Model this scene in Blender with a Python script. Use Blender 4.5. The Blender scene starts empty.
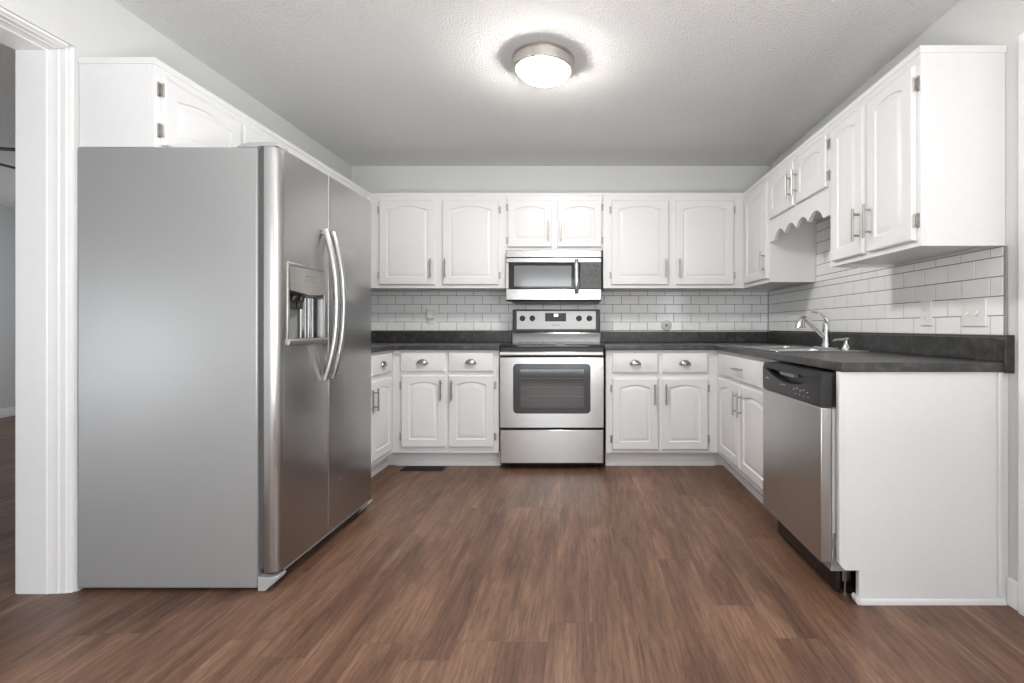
import bpy, bmesh, math, random
from mathutils import Vector, Matrix
random.seed(7)
S = bpy.context.scene
COL = S.collection
R = math.radians

# ------------------------------------------------------------------ camera
cam_d = bpy.data.cameras.new('camera')
cam_d.sensor_fit = 'HORIZONTAL'
cam_d.sensor_width = 36.0
cam_d.lens = 495.0 * 36.0 / 1024.0
cam_d.shift_x = -(583.0 - 512.0) / 1024.0
cam_d.shift_y = -(341.5 - 327.0) / 1024.0
cam_d.clip_start = 0.02
cam = bpy.data.objects.new('camera', cam_d)
COL.objects.link(cam)
cam.location = (0, 0, 1.045)
cam.rotation_euler = (R(90), 0, 0)
S.camera = cam

# ------------------------------------------------------------------ world, exposure, daylight and fill lights
S.view_settings.view_transform = 'Standard'
S.view_settings.look = 'None'
S.view_settings.gamma = 1.0
S.view_settings.use_curve_mapping = False
S.view_settings.exposure = 0.10
S.cycles.caustics_reflective = False
S.cycles.caustics_refractive = False
W = bpy.data.worlds.new('sky')
S.world = W
W.use_nodes = True
W.node_tree.nodes['Background'].inputs['Color'].default_value = (0.75, 0.87, 1.0, 1)
W.node_tree.nodes['Background'].inputs['Strength'].default_value = 1.0


def area(name, loc, rot, sx, sy, power, color):
    d = bpy.data.lights.new(name, 'AREA')
    d.shape = 'RECTANGLE'
    d.size, d.size_y = sx, sy
    d.energy = power
    d.color = color
    o = bpy.data.objects.new(name, d)
    COL.objects.link(o)
    o.location = loc
    o.rotation_euler = rot
    return o


# daylight coming in through the two windows behind the camera (kitchen and next room)
area('window_daylight', (-0.60, -2.86, 1.12), (R(90), 0, 0), 1.6, 2.05, 46, (0.95, 0.98, 1.0))
area('side_fill', (1.80, -0.9, 1.45), (R(90), 0, R(90)), 1.7, 1.3, 76, (0.95, 0.98, 1.0))  # unseen side light, added to brighten the room from the right
# flash head bounced off the ceiling behind the camera
area('bounced_flash', (0, -0.3, 0.6), (R(180), 0, 0), 0.7, 0.7, 71, (1.0, 0.985, 0.97))
area('next_room_daylight', (-5.95, -2.86, 0.72), (R(90), 0, 0), 0.8, 1.4, 75, (0.93, 0.97, 1.0))
area('next_room_back_fill', (-4.6, 6.76, 1.3), (R(90), 0, R(180)), 1.8, 1.5, 46, (0.95, 0.97, 1.0))  # unseen light, added because the next room came out too dark

# ------------------------------------------------------------------ helpers: materials
def new_mat(name):
    m = bpy.data.materials.new(name)
    m.use_nodes = True
    nt = m.node_tree
    return m, nt, nt.nodes['Principled BSDF']


def node(nt, typ, **kw):
    n = nt.nodes.new(typ)
    for k, v in kw.items():
        setattr(n, k, v)
    return n


def mapped(nt, scale=(1, 1, 1), rot=(0, 0, 0), coord='Object'):
    tc = node(nt, 'ShaderNodeTexCoord')
    mp = node(nt, 'ShaderNodeMapping')
    mp.inputs['Scale'].default_value = scale
    mp.inputs['Rotation'].default_value = rot
    nt.links.new(tc.outputs[coord], mp.inputs['Vector'])
    return mp.outputs['Vector']


def noise(nt, vec, scale, detail=3.0, rough=0.5, dist=0.0):
    n = node(nt, 'ShaderNodeTexNoise')
    n.inputs['Scale'].default_value = scale
    n.inputs['Detail'].default_value = detail
    n.inputs['Roughness'].default_value = rough
    n.inputs['Distortion'].default_value = dist
    nt.links.new(vec, n.inputs['Vector'])
    return n.outputs['Fac']


def ramp(nt, fac, stops):
    r = node(nt, 'ShaderNodeValToRGB')
    el = r.color_ramp.elements
    while len(el) < len(stops):
        el.new(0.5)
    for e, (p, c) in zip(el, stops):
        e.position = p
        e.color = (c[0], c[1], c[2], 1)
    nt.links.new(fac, r.inputs['Fac'])
    return r.outputs['Color']


def mix(nt, fac, a, b, mode='MIX'):
    n = node(nt, 'ShaderNodeMix', data_type='RGBA', blend_type=mode)
    for sock, v in ((n.inputs[0], fac), (n.inputs[6], a), (n.inputs[7], b)):
        if hasattr(v, 'is_linked'):
            nt.links.new(v, sock)
        else:
            sock.default_value = v if not isinstance(v, tuple) else (v[0], v[1], v[2], 1)
    return n.outputs[2]


def bump(nt, bsdf, height, strength, dist=0.01):
    b = node(nt, 'ShaderNodeBump')
    b.inputs['Strength'].default_value = strength
    b.inputs['Distance'].default_value = dist
    nt.links.new(height, b.inputs['Height'])
    nt.links.new(b.outputs['Normal'], bsdf.inputs['Normal'])


def simple(name, col, rough=0.5, metal=0.0, spec=0.5, bump_scale=None, bump_str=0.05, stretch=(1, 1, 1), vary=0.04):
    m, nt, b = new_mat(name)
    b.inputs['Roughness'].default_value = rough
    b.inputs['Metallic'].default_value = metal
    b.inputs['Specular IOR Level'].default_value = spec
    v = mapped(nt, stretch)
    f = noise(nt, v, bump_scale or 8.0, 3.0)
    lo = tuple(max(0, c * (1 - vary)) for c in col)
    hi = tuple(min(1, c * (1 + vary)) for c in col)
    nt.links.new(ramp(nt, f, [(0.3, lo), (0.7, hi)]), b.inputs['Base Color'])
    if bump_scale:
        bump(nt, b, f, bump_str, 0.002)
    return m


M = {}
M['cabinet'] = simple('white_cabinet_paint', (0.78, 0.78, 0.785), 0.38, bump_scale=40, bump_str=0.03, vary=0.01)
M['trim'] = simple('white_trim_paint', (0.88, 0.88, 0.885), 0.4, bump_scale=30, bump_str=0.02, vary=0.01)
M['wall'] = simple('light_grey_wall_paint', (0.70, 0.705, 0.69), 0.75, bump_scale=120, bump_str=0.06, vary=0.012)
M['next_wall'] = simple('grey_wall_paint', (0.60, 0.61, 0.61), 0.8, bump_scale=120, bump_str=0.06, vary=0.012)
M['nickel'] = simple('brushed_nickel', (0.46, 0.44, 0.41), 0.30, 1.0, vary=0.05)
M['lampring'] = simple('satin_nickel_lamp', (0.66, 0.62, 0.58), 0.3, 1.0, vary=0.03)
M['riser'] = simple('dark_polished_riser', (0.22, 0.22, 0.22), 0.16, 1.0, vary=0.02)
M['chrome'] = simple('chrome', (0.70, 0.70, 0.705), 0.09, 1.0, vary=0.01)
M['black'] = simple('black_plastic', (0.014, 0.014, 0.015), 0.35, vary=0.1)
M['blackgloss'] = simple('black_glass', (0.012, 0.012, 0.013), 0.06, vary=0.05)
M['console'] = simple('charcoal_console', (0.020, 0.020, 0.021), 0.33, vary=0.05)
M['gasket'] = simple('grey_rubber', (0.09, 0.09, 0.095), 0.6)
M['darkgap'] = simple('dark_recess', (0.01, 0.01, 0.01), 0.8)
M['greyplastic'] = simple('grey_plastic', (0.40, 0.405, 0.41), 0.45)
M['lining'] = simple('dispenser_lining', (0.22, 0.22, 0.22), 0.4)
M['whiteplastic'] = simple('white_plastic', (0.82, 0.81, 0.80), 0.35)
M['coverplastic'] = simple('offwhite_cover', (0.62, 0.61, 0.60), 0.4)
M['mark'] = simple('light_printed_mark', (0.6, 0.6, 0.6), 0.5)
M['greymark'] = simple('grey_printed_mark', (0.22, 0.22, 0.22), 0.5)
M['tile'] = simple('white_glazed_tile', (0.93, 0.927, 0.922), 0.14, vary=0.015)
M['grout'] = simple('grey_grout', (0.10, 0.098, 0.095), 0.85, vary=0.15)
M['vent'] = simple('dark_bronze_register', (0.02, 0.018, 0.016), 0.5, 0.5)
M['fan'] = simple('dark_fan_blade', (0.02, 0.018, 0.017), 0.5)
M['threshold'] = simple('wood_threshold', (0.16, 0.11, 0.085), 0.45)
M['edge'] = simple('grey_edge_caulk', (0.30, 0.30, 0.295), 0.6)
M['rack'] = simple('oven_rack_wire', (0.5, 0.5, 0.5), 0.3, 1.0)
M['ovencavity'] = simple('oven_enamel', (0.05, 0.05, 0.055), 0.5)
M['basin'] = simple('sink_steel', (0.70, 0.70, 0.70), 0.22, 1.0, vary=0.03)


def steel(name, col, rough, stretch, strength=0.08, aniso=0.0, turn=0.0, var=1.0):
    m, nt, b = new_mat(name)
    if aniso:
        b.inputs['Anisotropic'].default_value = aniso
        b.inputs['Anisotropic Rotation'].default_value = turn
        tg = node(nt, 'ShaderNodeTangent', direction_type='RADIAL', axis='Z')
        nt.links.new(tg.outputs[0], b.inputs['Tangent'])
    b.inputs['Metallic'].default_value = 1.0
    f = noise(nt, mapped(nt, stretch), 6.0, 4.0, 0.6)
    nt.links.new(ramp(nt, f, [(0.3, tuple(c * (1 - 0.06 * var) for c in col)), (0.7, tuple(min(1, c * (1 + 0.05 * var)) for c in col))]), b.inputs['Base Color'])
    mr = node(nt, 'ShaderNodeMapRange')
    mr.inputs['To Min'].default_value = rough - 0.05 * var
    mr.inputs['To Max'].default_value = rough + 0.05 * var
    nt.links.new(f, mr.inputs['Value'])
    nt.links.new(mr.outputs['Result'], b.inputs['Roughness'])
    if strength: bump(nt, b, f, strength, 0.001)
    return m


M['steel'] = steel('brushed_stainless', (0.55, 0.547, 0.54), 0.23, (1, 1, 90), aniso=0.8, turn=0.25)
M['steelv'] = steel('fridge_stainless', (0.43, 0.424, 0.418), 0.27, (1, 1.0, 5), 0.0, aniso=0.5, var=0.15)
M['steeldw'] = steel('dishwasher_stainless', (0.62, 0.62, 0.615), 0.30, (1, 70, 1.0))
M['steelhandle'] = steel('handle_stainless', (0.50, 0.495, 0.49), 0.30, (60, 60, 1), 0.03)
M['panelsteel'] = steel('satin_control_panel', (0.56, 0.557, 0.55), 0.48, (1, 1, 60), 0.0)
M['fascia'] = steel('dispenser_fascia', (0.42, 0.405, 0.39), 0.40, (1, 1, 20), 0.0)

# fridge flank: grey painted textured sheet
m, nt, b = new_mat('textured_grey_sheet')
b.inputs['Roughness'].default_value = 0.34
b.inputs['Base Color'].default_value = (0.40, 0.403, 0.405, 1)
b.inputs['Metallic'].default_value = 0.35
bump(nt, b, noise(nt, mapped(nt), 160, 2), 0.12, 0.002)
M['flank'] = m

# popcorn ceiling
m, nt, b = new_mat('textured_ceiling')
b.inputs['Base Color'].default_value = (0.955, 0.955, 0.95, 1)
b.inputs['Roughness'].default_value = 0.9
v = mapped(nt)
n1 = noise(nt, v, 78, 4.0, 0.6)
n2 = noise(nt, v, 150, 2.0, 0.5)
bump(nt, b, mix(nt, 0.35, ramp(nt, n1, [(0.38, (0, 0, 0)), (0.64, (1, 1, 1))]), ramp(nt, n2, [(0.4, (0, 0, 0)), (0.65, (1, 1, 1))])), 0.80, 0.0115)
M['ceiling'] = m

# laminate counter
m, nt, b = new_mat('dark_laminate')
v = mapped(nt)
f1 = noise(nt, v, 22, 6.0, 0.65)
nt.links.new(ramp(nt, f1, [(0.32, (0.028, 0.027, 0.027)), (0.52, (0.05, 0.049, 0.048)), (0.72, (0.105, 0.10, 0.098))]), b.inputs['Base Color'])
b.inputs['Roughness'].default_value = 0.33
bump(nt, b, noise(nt, v, 150, 2), 0.05, 0.002)
M['counter'] = m

# vinyl plank floor: planks run towards the range
m, nt, b = new_mat('brown_vinyl_plank')
tc = node(nt, 'ShaderNodeTexCoord')
sx = node(nt, 'ShaderNodeSeparateXYZ')
nt.links.new(tc.outputs['Object'], sx.inputs[0])


def mth(op, a, b2=None):
    n = node(nt, 'ShaderNodeMath', operation=op)
    for k, v2 in enumerate((a, b2)):
        if v2 is None: continue
        if hasattr(v2, 'is_linked'): nt.links.new(v2, n.inputs[k])
        else: n.inputs[k].default_value = v2
    return n.outputs[0]


PW, PL = 0.152, 1.22
u_ = mth('DIVIDE', mth('ADD', sx.outputs[0], 20.03), PW)
row = mth('FLOOR', u_)
wn = node(nt, 'ShaderNodeTexWhiteNoise', noise_dimensions='1D')
nt.links.new(row, wn.inputs['W'])
v_ = mth('ADD', mth('DIVIDE', mth('ADD', sx.outputs[1], 20.0), PL), mth('MULTIPLY', wn.outputs['Value'], 9.0))
cell = mth('FLOOR', v_)
cv = node(nt, 'ShaderNodeCombineXYZ')
nt.links.new(row, cv.inputs[0]); nt.links.new(cell, cv.inputs[1])
wn2 = node(nt, 'ShaderNodeTexWhiteNoise', noise_dimensions='2D')
nt.links.new(cv.outputs[0], wn2.inputs['Vector'])
plank = wn2.outputs['Value']
seam = mth('MAXIMUM', mth('LESS_THAN', mth('FRACT', u_), 0.010), mth('LESS_THAN', mth('FRACT', v_), 0.0016))


def grain(sxy, detail, rough, dist, scale=1.0):
    vv2 = mapped(nt, (sxy[0], sxy[1], 1))
    sc2 = node(nt, 'ShaderNodeVectorMath', operation='SCALE')
    sc2.inputs['Scale'].default_value = 17.0
    nt.links.new(wn2.outputs['Color'], sc2.inputs[0])
    ad = node(nt, 'ShaderNodeVectorMath', operation='ADD')
    nt.links.new(vv2, ad.inputs[0]); nt.links.new(sc2.outputs[0], ad.inputs[1])
    return noise(nt, ad.outputs[0], scale, detail, rough, dist)


g1 = grain((10.0, 1.3), 4.0, 0.6, 0.5)
g2 = grain((85, 4.0), 6.0, 0.65, 0.5)
g4 = grain((190, 16.0), 4.0, 0.65, 0.6)
g3 = noise(nt, mapped(nt, (4.0, 0.9, 1)), 1.0, 3.0, 0.55, 0.8)
base = ramp(nt, g1, [(0.25, (0.092, 0.046, 0.029)), (0.45, (0.148, 0.078, 0.049)), (0.60, (0.198, 0.110, 0.070)), (0.80, (0.285, 0.174, 0.115))])
c = mix(nt, 0.60, base, ramp(nt, g2, [(0.32, (0.45, 0.43, 0.42)), (0.48, (0.92, 0.92, 0.92)), (0.66, (1.5, 1.5, 1.5))]), 'MULTIPLY')
c = mix(nt, 0.65, c, ramp(nt, g4, [(0.30, (0.55, 0.54, 0.53)), (0.5, (1.0, 1.0, 1.0)), (0.75, (1.4, 1.4, 1.4))]), 'MULTIPLY')
c = mix(nt, 0.60, c, ramp(nt, g3, [(0.32, (0.60, 0.58, 0.57)), (0.68, (1.30, 1.31, 1.33))]), 'MULTIPLY')
c = mix(nt, 0.15, c, ramp(nt, plank, [(0.0, (0.66, 0.64, 0.64)), (1.0, (1.30, 1.31, 1.33))]), 'MULTIPLY')
c = mix(nt, mth('MULTIPLY', seam, 0.55), c, (0.05, 0.03, 0.022))
nt.links.new(c, b.inputs['Base Color'])
b.inputs['Roughness'].default_value = 0.40
b.inputs['Specular IOR Level'].default_value = 0.4
bump(nt, b, g2, 0.10, 0.002)
M['floor'] = m

# lamp glass
m, nt, b = new_mat('lit_opal_glass')
b.inputs['Base Color'].default_value = (0.9, 0.88, 0.85, 1)
b.inputs['Emission Color'].default_value = (1.0, 0.97, 0.93, 1)
b.inputs['Emission Strength'].default_value = 138.0
M['lamp'] = m
m, nt, b = new_mat('lit_digits')
b.inputs['Emission Color'].default_value = (0.85, 0.95, 1.0, 1)
b.inputs['Emission Strength'].default_value = 2.5
M['digits'] = m

# tinted oven glass
m, nt, b = new_mat('tinted_oven_glass')
tr = node(nt, 'ShaderNodeBsdfTransparent')
tr.inputs['Color'].default_value = (0.42, 0.42, 0.43, 1)
gl = node(nt, 'ShaderNodeBsdfGlossy')
gl.inputs['Roughness'].default_value = 0.06
gl.inputs['Color'].default_value = (0.9, 0.9, 0.9, 1)
mx = node(nt, 'ShaderNodeMixShader')
mx.inputs[0].default_value = 0.13
nt.links.new(tr.outputs[0], mx.inputs[1])
nt.links.new(gl.outputs[0], mx.inputs[2])
nt.links.new(mx.outputs[0], nt.nodes['Material Output'].inputs['Surface'])
M['ovenglass'] = m
# microwave window: dark perforated screen behind glass, with a strong sheen
m, nt, b = new_mat('microwave_window_glass')
b.inputs['Base Color'].default_value = (0.10, 0.10, 0.105, 1)
b.inputs['Roughness'].default_value = 0.10
b.inputs['Specular IOR Level'].default_value = 1.0
b.inputs['IOR'].default_value = 1.65
bump(nt, b, noise(nt, mapped(nt), 60, 1), 0.03, 0.001)
M['mwglass'] = m
m, nt, b = new_mat('keypad_panel')
vv = mapped(nt, (1, 1, 1))
ff = noise(nt, vv, 260, 2.0)
nt.links.new(ramp(nt, ff, [(0.45, (0.035, 0.035, 0.036)), (0.62, (0.16, 0.16, 0.16))]), b.inputs['Base Color'])
b.inputs['Roughness'].default_value = 0.25
M['keypad'] = m

# ------------------------------------------------------------------ helpers: meshes
def box(bm, x0, x1, y0, y1, z0, z1):
    if x0 > x1: x0, x1 = x1, x0
    if y0 > y1: y0, y1 = y1, y0
    if z0 > z1: z0, z1 = z1, z0
    v = [bm.verts.new(p) for p in ((x0, y0, z0), (x1, y0, z0), (x1, y1, z0), (x0, y1, z0), (x0, y0, z1), (x1, y0, z1), (x1, y1, z1), (x0, y1, z1))]
    for f in ((0, 3, 2, 1), (4, 5, 6, 7), (0, 1, 5, 4), (1, 2, 6, 5), (2, 3, 7, 6), (3, 0, 4, 7)):
        bm.faces.new([v[i] for i in f])


def prism(bm, pts, axis, a0, a1):
    """pts: 2-D outline; extruded along axis from a0 to a1.
    axis 'z': pts=(x,y); 'x': pts=(y,z); 'y': pts=(x,z)"""
    def P(p, a):
        if axis == 'z': return (p[0], p[1], a)
        if axis == 'x': return (a, p[0], p[1])
        return (p[0], a, p[1])
    A = [bm.verts.new(P(p, a0)) for p in pts]
    B = [bm.verts.new(P(p, a1)) for p in pts]
    n = len(pts)
    bm.faces.new(A[::-1])
    bm.faces.new(B)
    for i in range(n):
        bm.faces.new((A[i], A[(i + 1) % n], B[(i + 1) % n], B[i]))


def tube(bm, pts, rad, seg=10, caps=True, flat=1.0, up=None):
    """swept tube through pts; rad a number or a list; flat squeezes the second axis"""
    pts = [Vector(p) for p in pts]
    rads = rad if isinstance(rad, (list, tuple)) else [rad] * len(pts)
    rings = []
    prev = None
    for i, p in enumerate(pts):
        t = (pts[min(i + 1, len(pts) - 1)] - pts[max(i - 1, 0)]).normalized()
        if prev is None:
            a = Vector(up) if up else (Vector((0, 0, 1)) if abs(t.z) < 0.9 else Vector((1, 0, 0)))
        else:
            a = prev
        u = (a - t * a.dot(t)).normalized()
        prev = u
        w = t.cross(u)
        rings.append([bm.verts.new(p + u * math.cos(2 * math.pi * k / seg) * rads[i] + w * math.sin(2 * math.pi * k / seg) * rads[i] * flat) for k in range(seg)])
    for a, c in zip(rings, rings[1:]):
        for k in range(seg):
            bm.faces.new((a[k], a[(k + 1) % seg], c[(k + 1) % seg], c[k]))
    if caps:
        bm.faces.new(rings[0][::-1])
        bm.faces.new(rings[-1])


def lathe(bm, prof, cx=0, cy=0, cz=0, seg=32, axis='z', close=True):
    """prof: list of (r, h)"""
    rings = []
    for r, h in prof:
        ring = []
        for k in range(seg):
            a = 2 * math.pi * k / seg
            if axis == 'z': p = (cx + r * math.cos(a), cy + r * math.sin(a), cz + h)
            elif axis == 'y': p = (cx + r * math.cos(a), cy + h, cz + r * math.sin(a))
            else: p = (cx + h, cy + r * math.cos(a), cz + r * math.sin(a))
            ring.append(bm.verts.new(p))
        rings.append(ring)
    for a, c in zip(rings, rings[1:]):
        for k in range(seg):
            bm.faces.new((a[k], a[(k + 1) % seg], c[(k + 1) % seg], c[k]))
    if close:
        bm.faces.new(rings[0][::-1])
        bm.faces.new(rings[-1])


def slab_cells(bm, xs, ys, inc, z0, z1):
    """slab over the grid cells for which inc(i,j) is true"""
    vt, vb = {}, {}
    def gv(d, i, j, z):
        if (i, j) not in d: d[(i, j)] = bm.verts.new((xs[i], ys[j], z))
        return d[(i, j)]
    nx, ny = len(xs) - 1, len(ys) - 1
    ok = lambda i, j: 0 <= i < nx and 0 <= j < ny and inc(i, j)
    for i in range(nx):
        for j in range(ny):
            if not ok(i, j): continue
            q = [(i, j), (i + 1, j), (i + 1, j + 1), (i, j + 1)]
            bm.faces.new([gv(vt, a, c2, z1) for a, c2 in q])
            bm.faces.new([gv(vb, a, c2, z0) for a, c2 in q[::-1]])
            for (di, dj), (p, q2) in (((0, -1), (q[0], q[1])), ((1, 0), (q[1], q[2])), ((0, 1), (q[2], q[3])), ((-1, 0), (q[3], q[0]))):
                if not ok(i + di, j + dj):
                    bm.faces.new((gv(vb, *p, z0), gv(vb, *q2, z0), gv(vt, *q2, z1), gv(vt, *p, z1)))


def rrect(w, h, r, n=6):
    """rounded rectangle outline centred on 0"""
    out = []
    for cx, cy, a0 in ((w / 2 - r, h / 2 - r, 0), (-w / 2 + r, h / 2 - r, 90), (-w / 2 + r, -h / 2 + r, 180), (w / 2 - r, -h / 2 + r, 270)):
        for k in range(n + 1):
            a = R(a0 + 90 * k / n)
            out.append((cx + r * math.cos(a), cy + r * math.sin(a)))
    return out


def finish(name, bm, mat, parent=None, bevel=0.0, smooth=30, segs=2):
    bmesh.ops.recalc_face_normals(bm, faces=bm.faces)
    me = bpy.data.meshes.new(name)
    bm.to_mesh(me)
    bm.free()
    me.materials.append(mat)
    if smooth:
        me.polygons.foreach_set('use_smooth', [True] * len(me.polygons))
        me.set_sharp_from_angle(angle=R(smooth))
    o = bpy.data.objects.new(name, me)
    COL.objects.link(o)
    if parent: o.parent = parent
    if bevel:
        md = o.modifiers.new('bevel', 'BEVEL')
        md.width = bevel
        md.segments = segs
        md.limit_method = 'ANGLE'
        md.angle_limit = R(40)
    return o


def boxes(name, lst, mat, parent=None, bevel=0.0, segs=2):
    bm = bmesh.new()
    for q in lst: box(bm, *q)
    return finish(name, bm, mat, parent, bevel, segs=segs)


def thing(name, label, cat, loc=(0, 0, 0), rz=0.0, group=None):
    o = bpy.data.objects.new(name, None)
    COL.objects.link(o)
    o.location = loc
    o.rotation_euler = (0, 0, rz)
    o.empty_display_size = 0.1
    o['label'] = label
    o['category'] = cat
    if group: o['group'] = group
    return o


def tag(o, label, cat, group=None):
    o['label'] = label
    o['category'] = cat
    if group: o['group'] = group
    return o


def struct(o, label=None):
    o['kind'] = 'structure'
    if label:
        o['label'] = label
    return o


def local(o, loc):
    """author a child in world numbers: shift its mesh back by the parent's place"""
    o.data.transform(Matrix.Translation(-Vector(loc)))
    return o


# ------------------------------------------------------------------ room dimensions
XL, XR = -2.0, 1.608       # inner faces of left / right wall
YB, YF = 4.278, -2.70       # back wall (range), wall behind the camera
H = 2.437
XN = -6.70                  # far wall of the next room
YN = 6.60
OP0, OP1, OPT = 0.80, 1.934, 2.127   # doorway in left wall: from, to, head height
WT = 0.215                  # thickness of left wall

struct(boxes('floor', [(XN - 0.1, XR + 0.1, YF - 0.1, YN + 0.1, -0.05, 0.0)], M['floor']))
struct(boxes('ceiling', [(XN - 0.1, XR + 0.1, YF - 0.1, YN + 0.1, H, H + 0.05)], M['ceiling']))
struct(boxes('wall_back', [(XL - WT, XR + 0.1, YB, YB + 0.1, 0, H)], M['wall']))
struct(boxes('wall_left', [(XL - WT, XL, OP1 + 0.022, YB, 0, H), (XL - WT, XL, YF, OP0 - 0.022, 0, H), (XL - WT, XL, OP0 - 0.022, OP1 + 0.022, OPT + 0.022, H)], M['wall']))
DR0, DR1, DRT = 0.86, 1.735, 2.04  # side door in the right wall, just inside the frame's edge
SW = (-1.75, -0.05, 0.85, 2.1)     # unseen opening added in the right wall to admit the side fill
struct(boxes('wall_right', [(XR, XR + 0.1, DR1, YB, 0, H), (XR, XR + 0.1, DR0, DR1, DRT, H), (XR, XR + 0.1, SW[1], DR0, 0, H),
                            (XR, XR + 0.1, SW[0], SW[1], 0, SW[2]), (XR, XR + 0.1, SW[0], SW[1], SW[3], H), (XR, XR + 0.1, YF, SW[0], 0, H)], M['wall']))
W1 = (-1.35, 0.15, 0.12, 2.10)   # kitchen window behind camera
W2 = (-6.30, -5.60, 0.05, 1.40)  # next room window
struct(boxes('wall_front', [(XN, W2[0], YF - 0.1, YF, 0, H), (W2[0], W2[1], YF - 0.1, YF, 0, W2[2]), (W2[0], W2[1], YF - 0.1, YF, W2[3], H),
                            (W2[1], W1[0], YF - 0.1, YF, 0, H), (W1[0], W1[1], YF - 0.1, YF, 0, W1[2]), (W1[0], W1[1], YF - 0.1, YF, W1[3], H),
                            (W1[1], XR + 0.1, YF - 0.1, YF, 0, H)], M['wall']))
struct(boxes('wall_far_left', [(XN - 0.1, XN, YF, YN, 0, H)], M['next_wall']))
W3 = (-5.4, -3.8, 0.6, 2.0)   # unseen opening added at the far end to brighten the next room
struct(boxes('wall_far_back', [(XN, W3[0], YN, YN + 0.1, 0, H), (W3[1], XL - WT, YN, YN + 0.1, 0, H), (W3[0], W3[1], YN, YN + 0.1, 0, W3[2]), (W3[0], W3[1], YN, YN + 0.1, W3[3], H), (XL - WT - 0.02, XL - WT, YB, YN, 0, H)], M['next_wall']))


def window(name, w, y, cols, rows):
    x0, x1, z0, z1 = w
    t = 0.05
    L = [(x0, x1, y - 0.08, y + 0.01, z0, z0 + t), (x0, x1, y - 0.08, y + 0.01, z1 - t, z1),
         (x0, x0 + t, y - 0.08, y + 0.01, z0 + t, z1 - t), (x1 - t, x1, y - 0.08, y + 0.01, z0 + t, z1 - t)]
    for i in range(1, cols):
        x = x0 + (x1 - x0) * i / cols
        L.append((x - 0.014, x + 0.014, y - 0.05, y - 0.02, z0 + t, z1 - t))
    for j in range(1, rows):
        z = z0 + (z1 - z0) * j / rows
        L.append((x0 + t, x1 - t, y - 0.05, y - 0.02, z - 0.011, z + 0.011))
    struct(boxes(name, L, M['trim']))


window('window_1', W1, YF, 4, 8)
window('window_2', W2, YF, 2, 3)
window('added_window', W3, YN + 0.09, 3, 2)  # unseen frame, added around the opening for the next room's extra light

# door casings --------------------------------------------------------------------
def casing_profile(w, t):
    """colonial casing section: (across, out)"""
    return [(0, 0), (0, t * 0.55), (w * 0.12, t * 0.75), (w * 0.3, t * 0.6), (w * 0.42, t * 0.85), (w * 0.75, t), (w * 0.92, t), (w, t * 0.8), (w, 0)]


def casing(name, xface, sgn, y0, y1, top, w=0.062, t=0.016, foot=0.0):
    """casing around an opening in a wall parallel to Y; sgn = side the profile sticks out to"""
    bm = bmesh.new()
    P = casing_profile(w, t)
    prism(bm, [(xface + sgn * o, y1 + a) for a, o in P], 'z', foot, top + w)
    prism(bm, [(xface + sgn * o, y0 - a) for a, o in P], 'z', foot, top + w)
    # head
    A = [bm.verts.new((xface + sgn * o, y0 - 0.001, top + a)) for a, o in P]
    B = [bm.verts.new((xface + sgn * o, y1 + 0.001, top + a)) for a, o in P]
    bm.faces.new(A); bm.faces.new(B[::-1])
    for i in range(len(P)):
        k = (i + 1) % len(P)
        bm.faces.new((A[i], A[k], B[k], B[i]))
    return struct(finish(name, bm, M['trim'], smooth=25))


def splayed_casing(name, y0, y1, top):
    """deep stepped casing around the doorway: (along the wall, out of the opening corner)"""
    prof = [(0, -0.096), (0.003, -0.094), (0.004, -0.084), (0.006, -0.078), (0.005, -0.058), (0.008, -0.052), (0.008, -0.030), (0.011, -0.026), (0.012, -0.014), (0.014, -0.010), (0.0215, -0.010), (0.0215, -0.096)]
    bm = bmesh.new()
    prism(bm, [(XL + o, y1 + a) for a, o in prof], 'z', 0, top + 0.022)
    prism(bm, [(XL + o, y0 - a) for a, o in prof], 'z', 0, top + 0.022)
    A = [bm.verts.new((XL + o, y0, top + a)) for a, o in prof]
    B = [bm.verts.new((XL + o, y1, top + a)) for a, o in prof]
    bm.faces.new(A); bm.faces.new(B[::-1])
    for i in range(len(prof)):
        k = (i + 1) % len(prof)
        bm.faces.new((A[i], A[k], B[k], B[i]))
    return struct(finish(name, bm, M['trim'], smooth=25))


splayed_casing('trim_1', OP0, OP1, OPT)
struct(boxes('trim_2', [(XL - WT - 0.004, XL - 0.0965, OP1, OP1 + 0.022, 0, OPT + 0.022), (XL - WT - 0.004, XL - 0.0965, OP0 - 0.022, OP0, 0, OPT + 0.022),
                        (XL - WT - 0.004, XL - 0.0965, OP0, OP1, OPT, OPT + 0.022)], M['trim'], bevel=0.002))
casing('trim_3', XR, -1, DR0, DR1 + 0.01, DRT, w=0.07)
struct(boxes('trim_4', [(XL - WT - 0.03, XL - WT + 0.004, OP0, OP1, 0.0003, 0.005)], M['threshold'], bevel=0.002))
# the side door itself: six panel slab set in its opening
bm = bmesh.new()
box(bm, XR + 0.035, XR + 0.07, DR0, DR1, 0.01, DRT)
for (ya, yb) in ((DR0 + 0.11, (DR0 + DR1) / 2 - 0.05), ((DR0 + DR1) / 2 + 0.05, DR1 - 0.11)):
    for (za, zb) in ((0.22, 0.85), (1.0, 1.55), (1.67, 1.92)):
        box(bm, XR + 0.028, XR + 0.036, ya, yb, za, zb)
d1 = struct(finish('door_1', bm, M['trim'], bevel=0.004))
bm = bmesh.new()
lathe(bm, [(0.012, 0.0), (0.012, -0.03), (0.027, -0.04), (0.03, -0.055), (0.02, -0.068), (0.004, -0.07)], XR + 0.034, DR0 + 0.07, 0.95, 16, 'x')
finish('door_knob', bm, M['nickel'], d1)


def base_strip(name, pts):
    """pts: list of boxes given as (x0,x1,y0,y1)"""
    return struct(boxes(name, [(a, b2, c2, d2, 0, 0.105) for a, b2, c2, d2 in pts], M['trim'], bevel=0.004))


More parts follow.
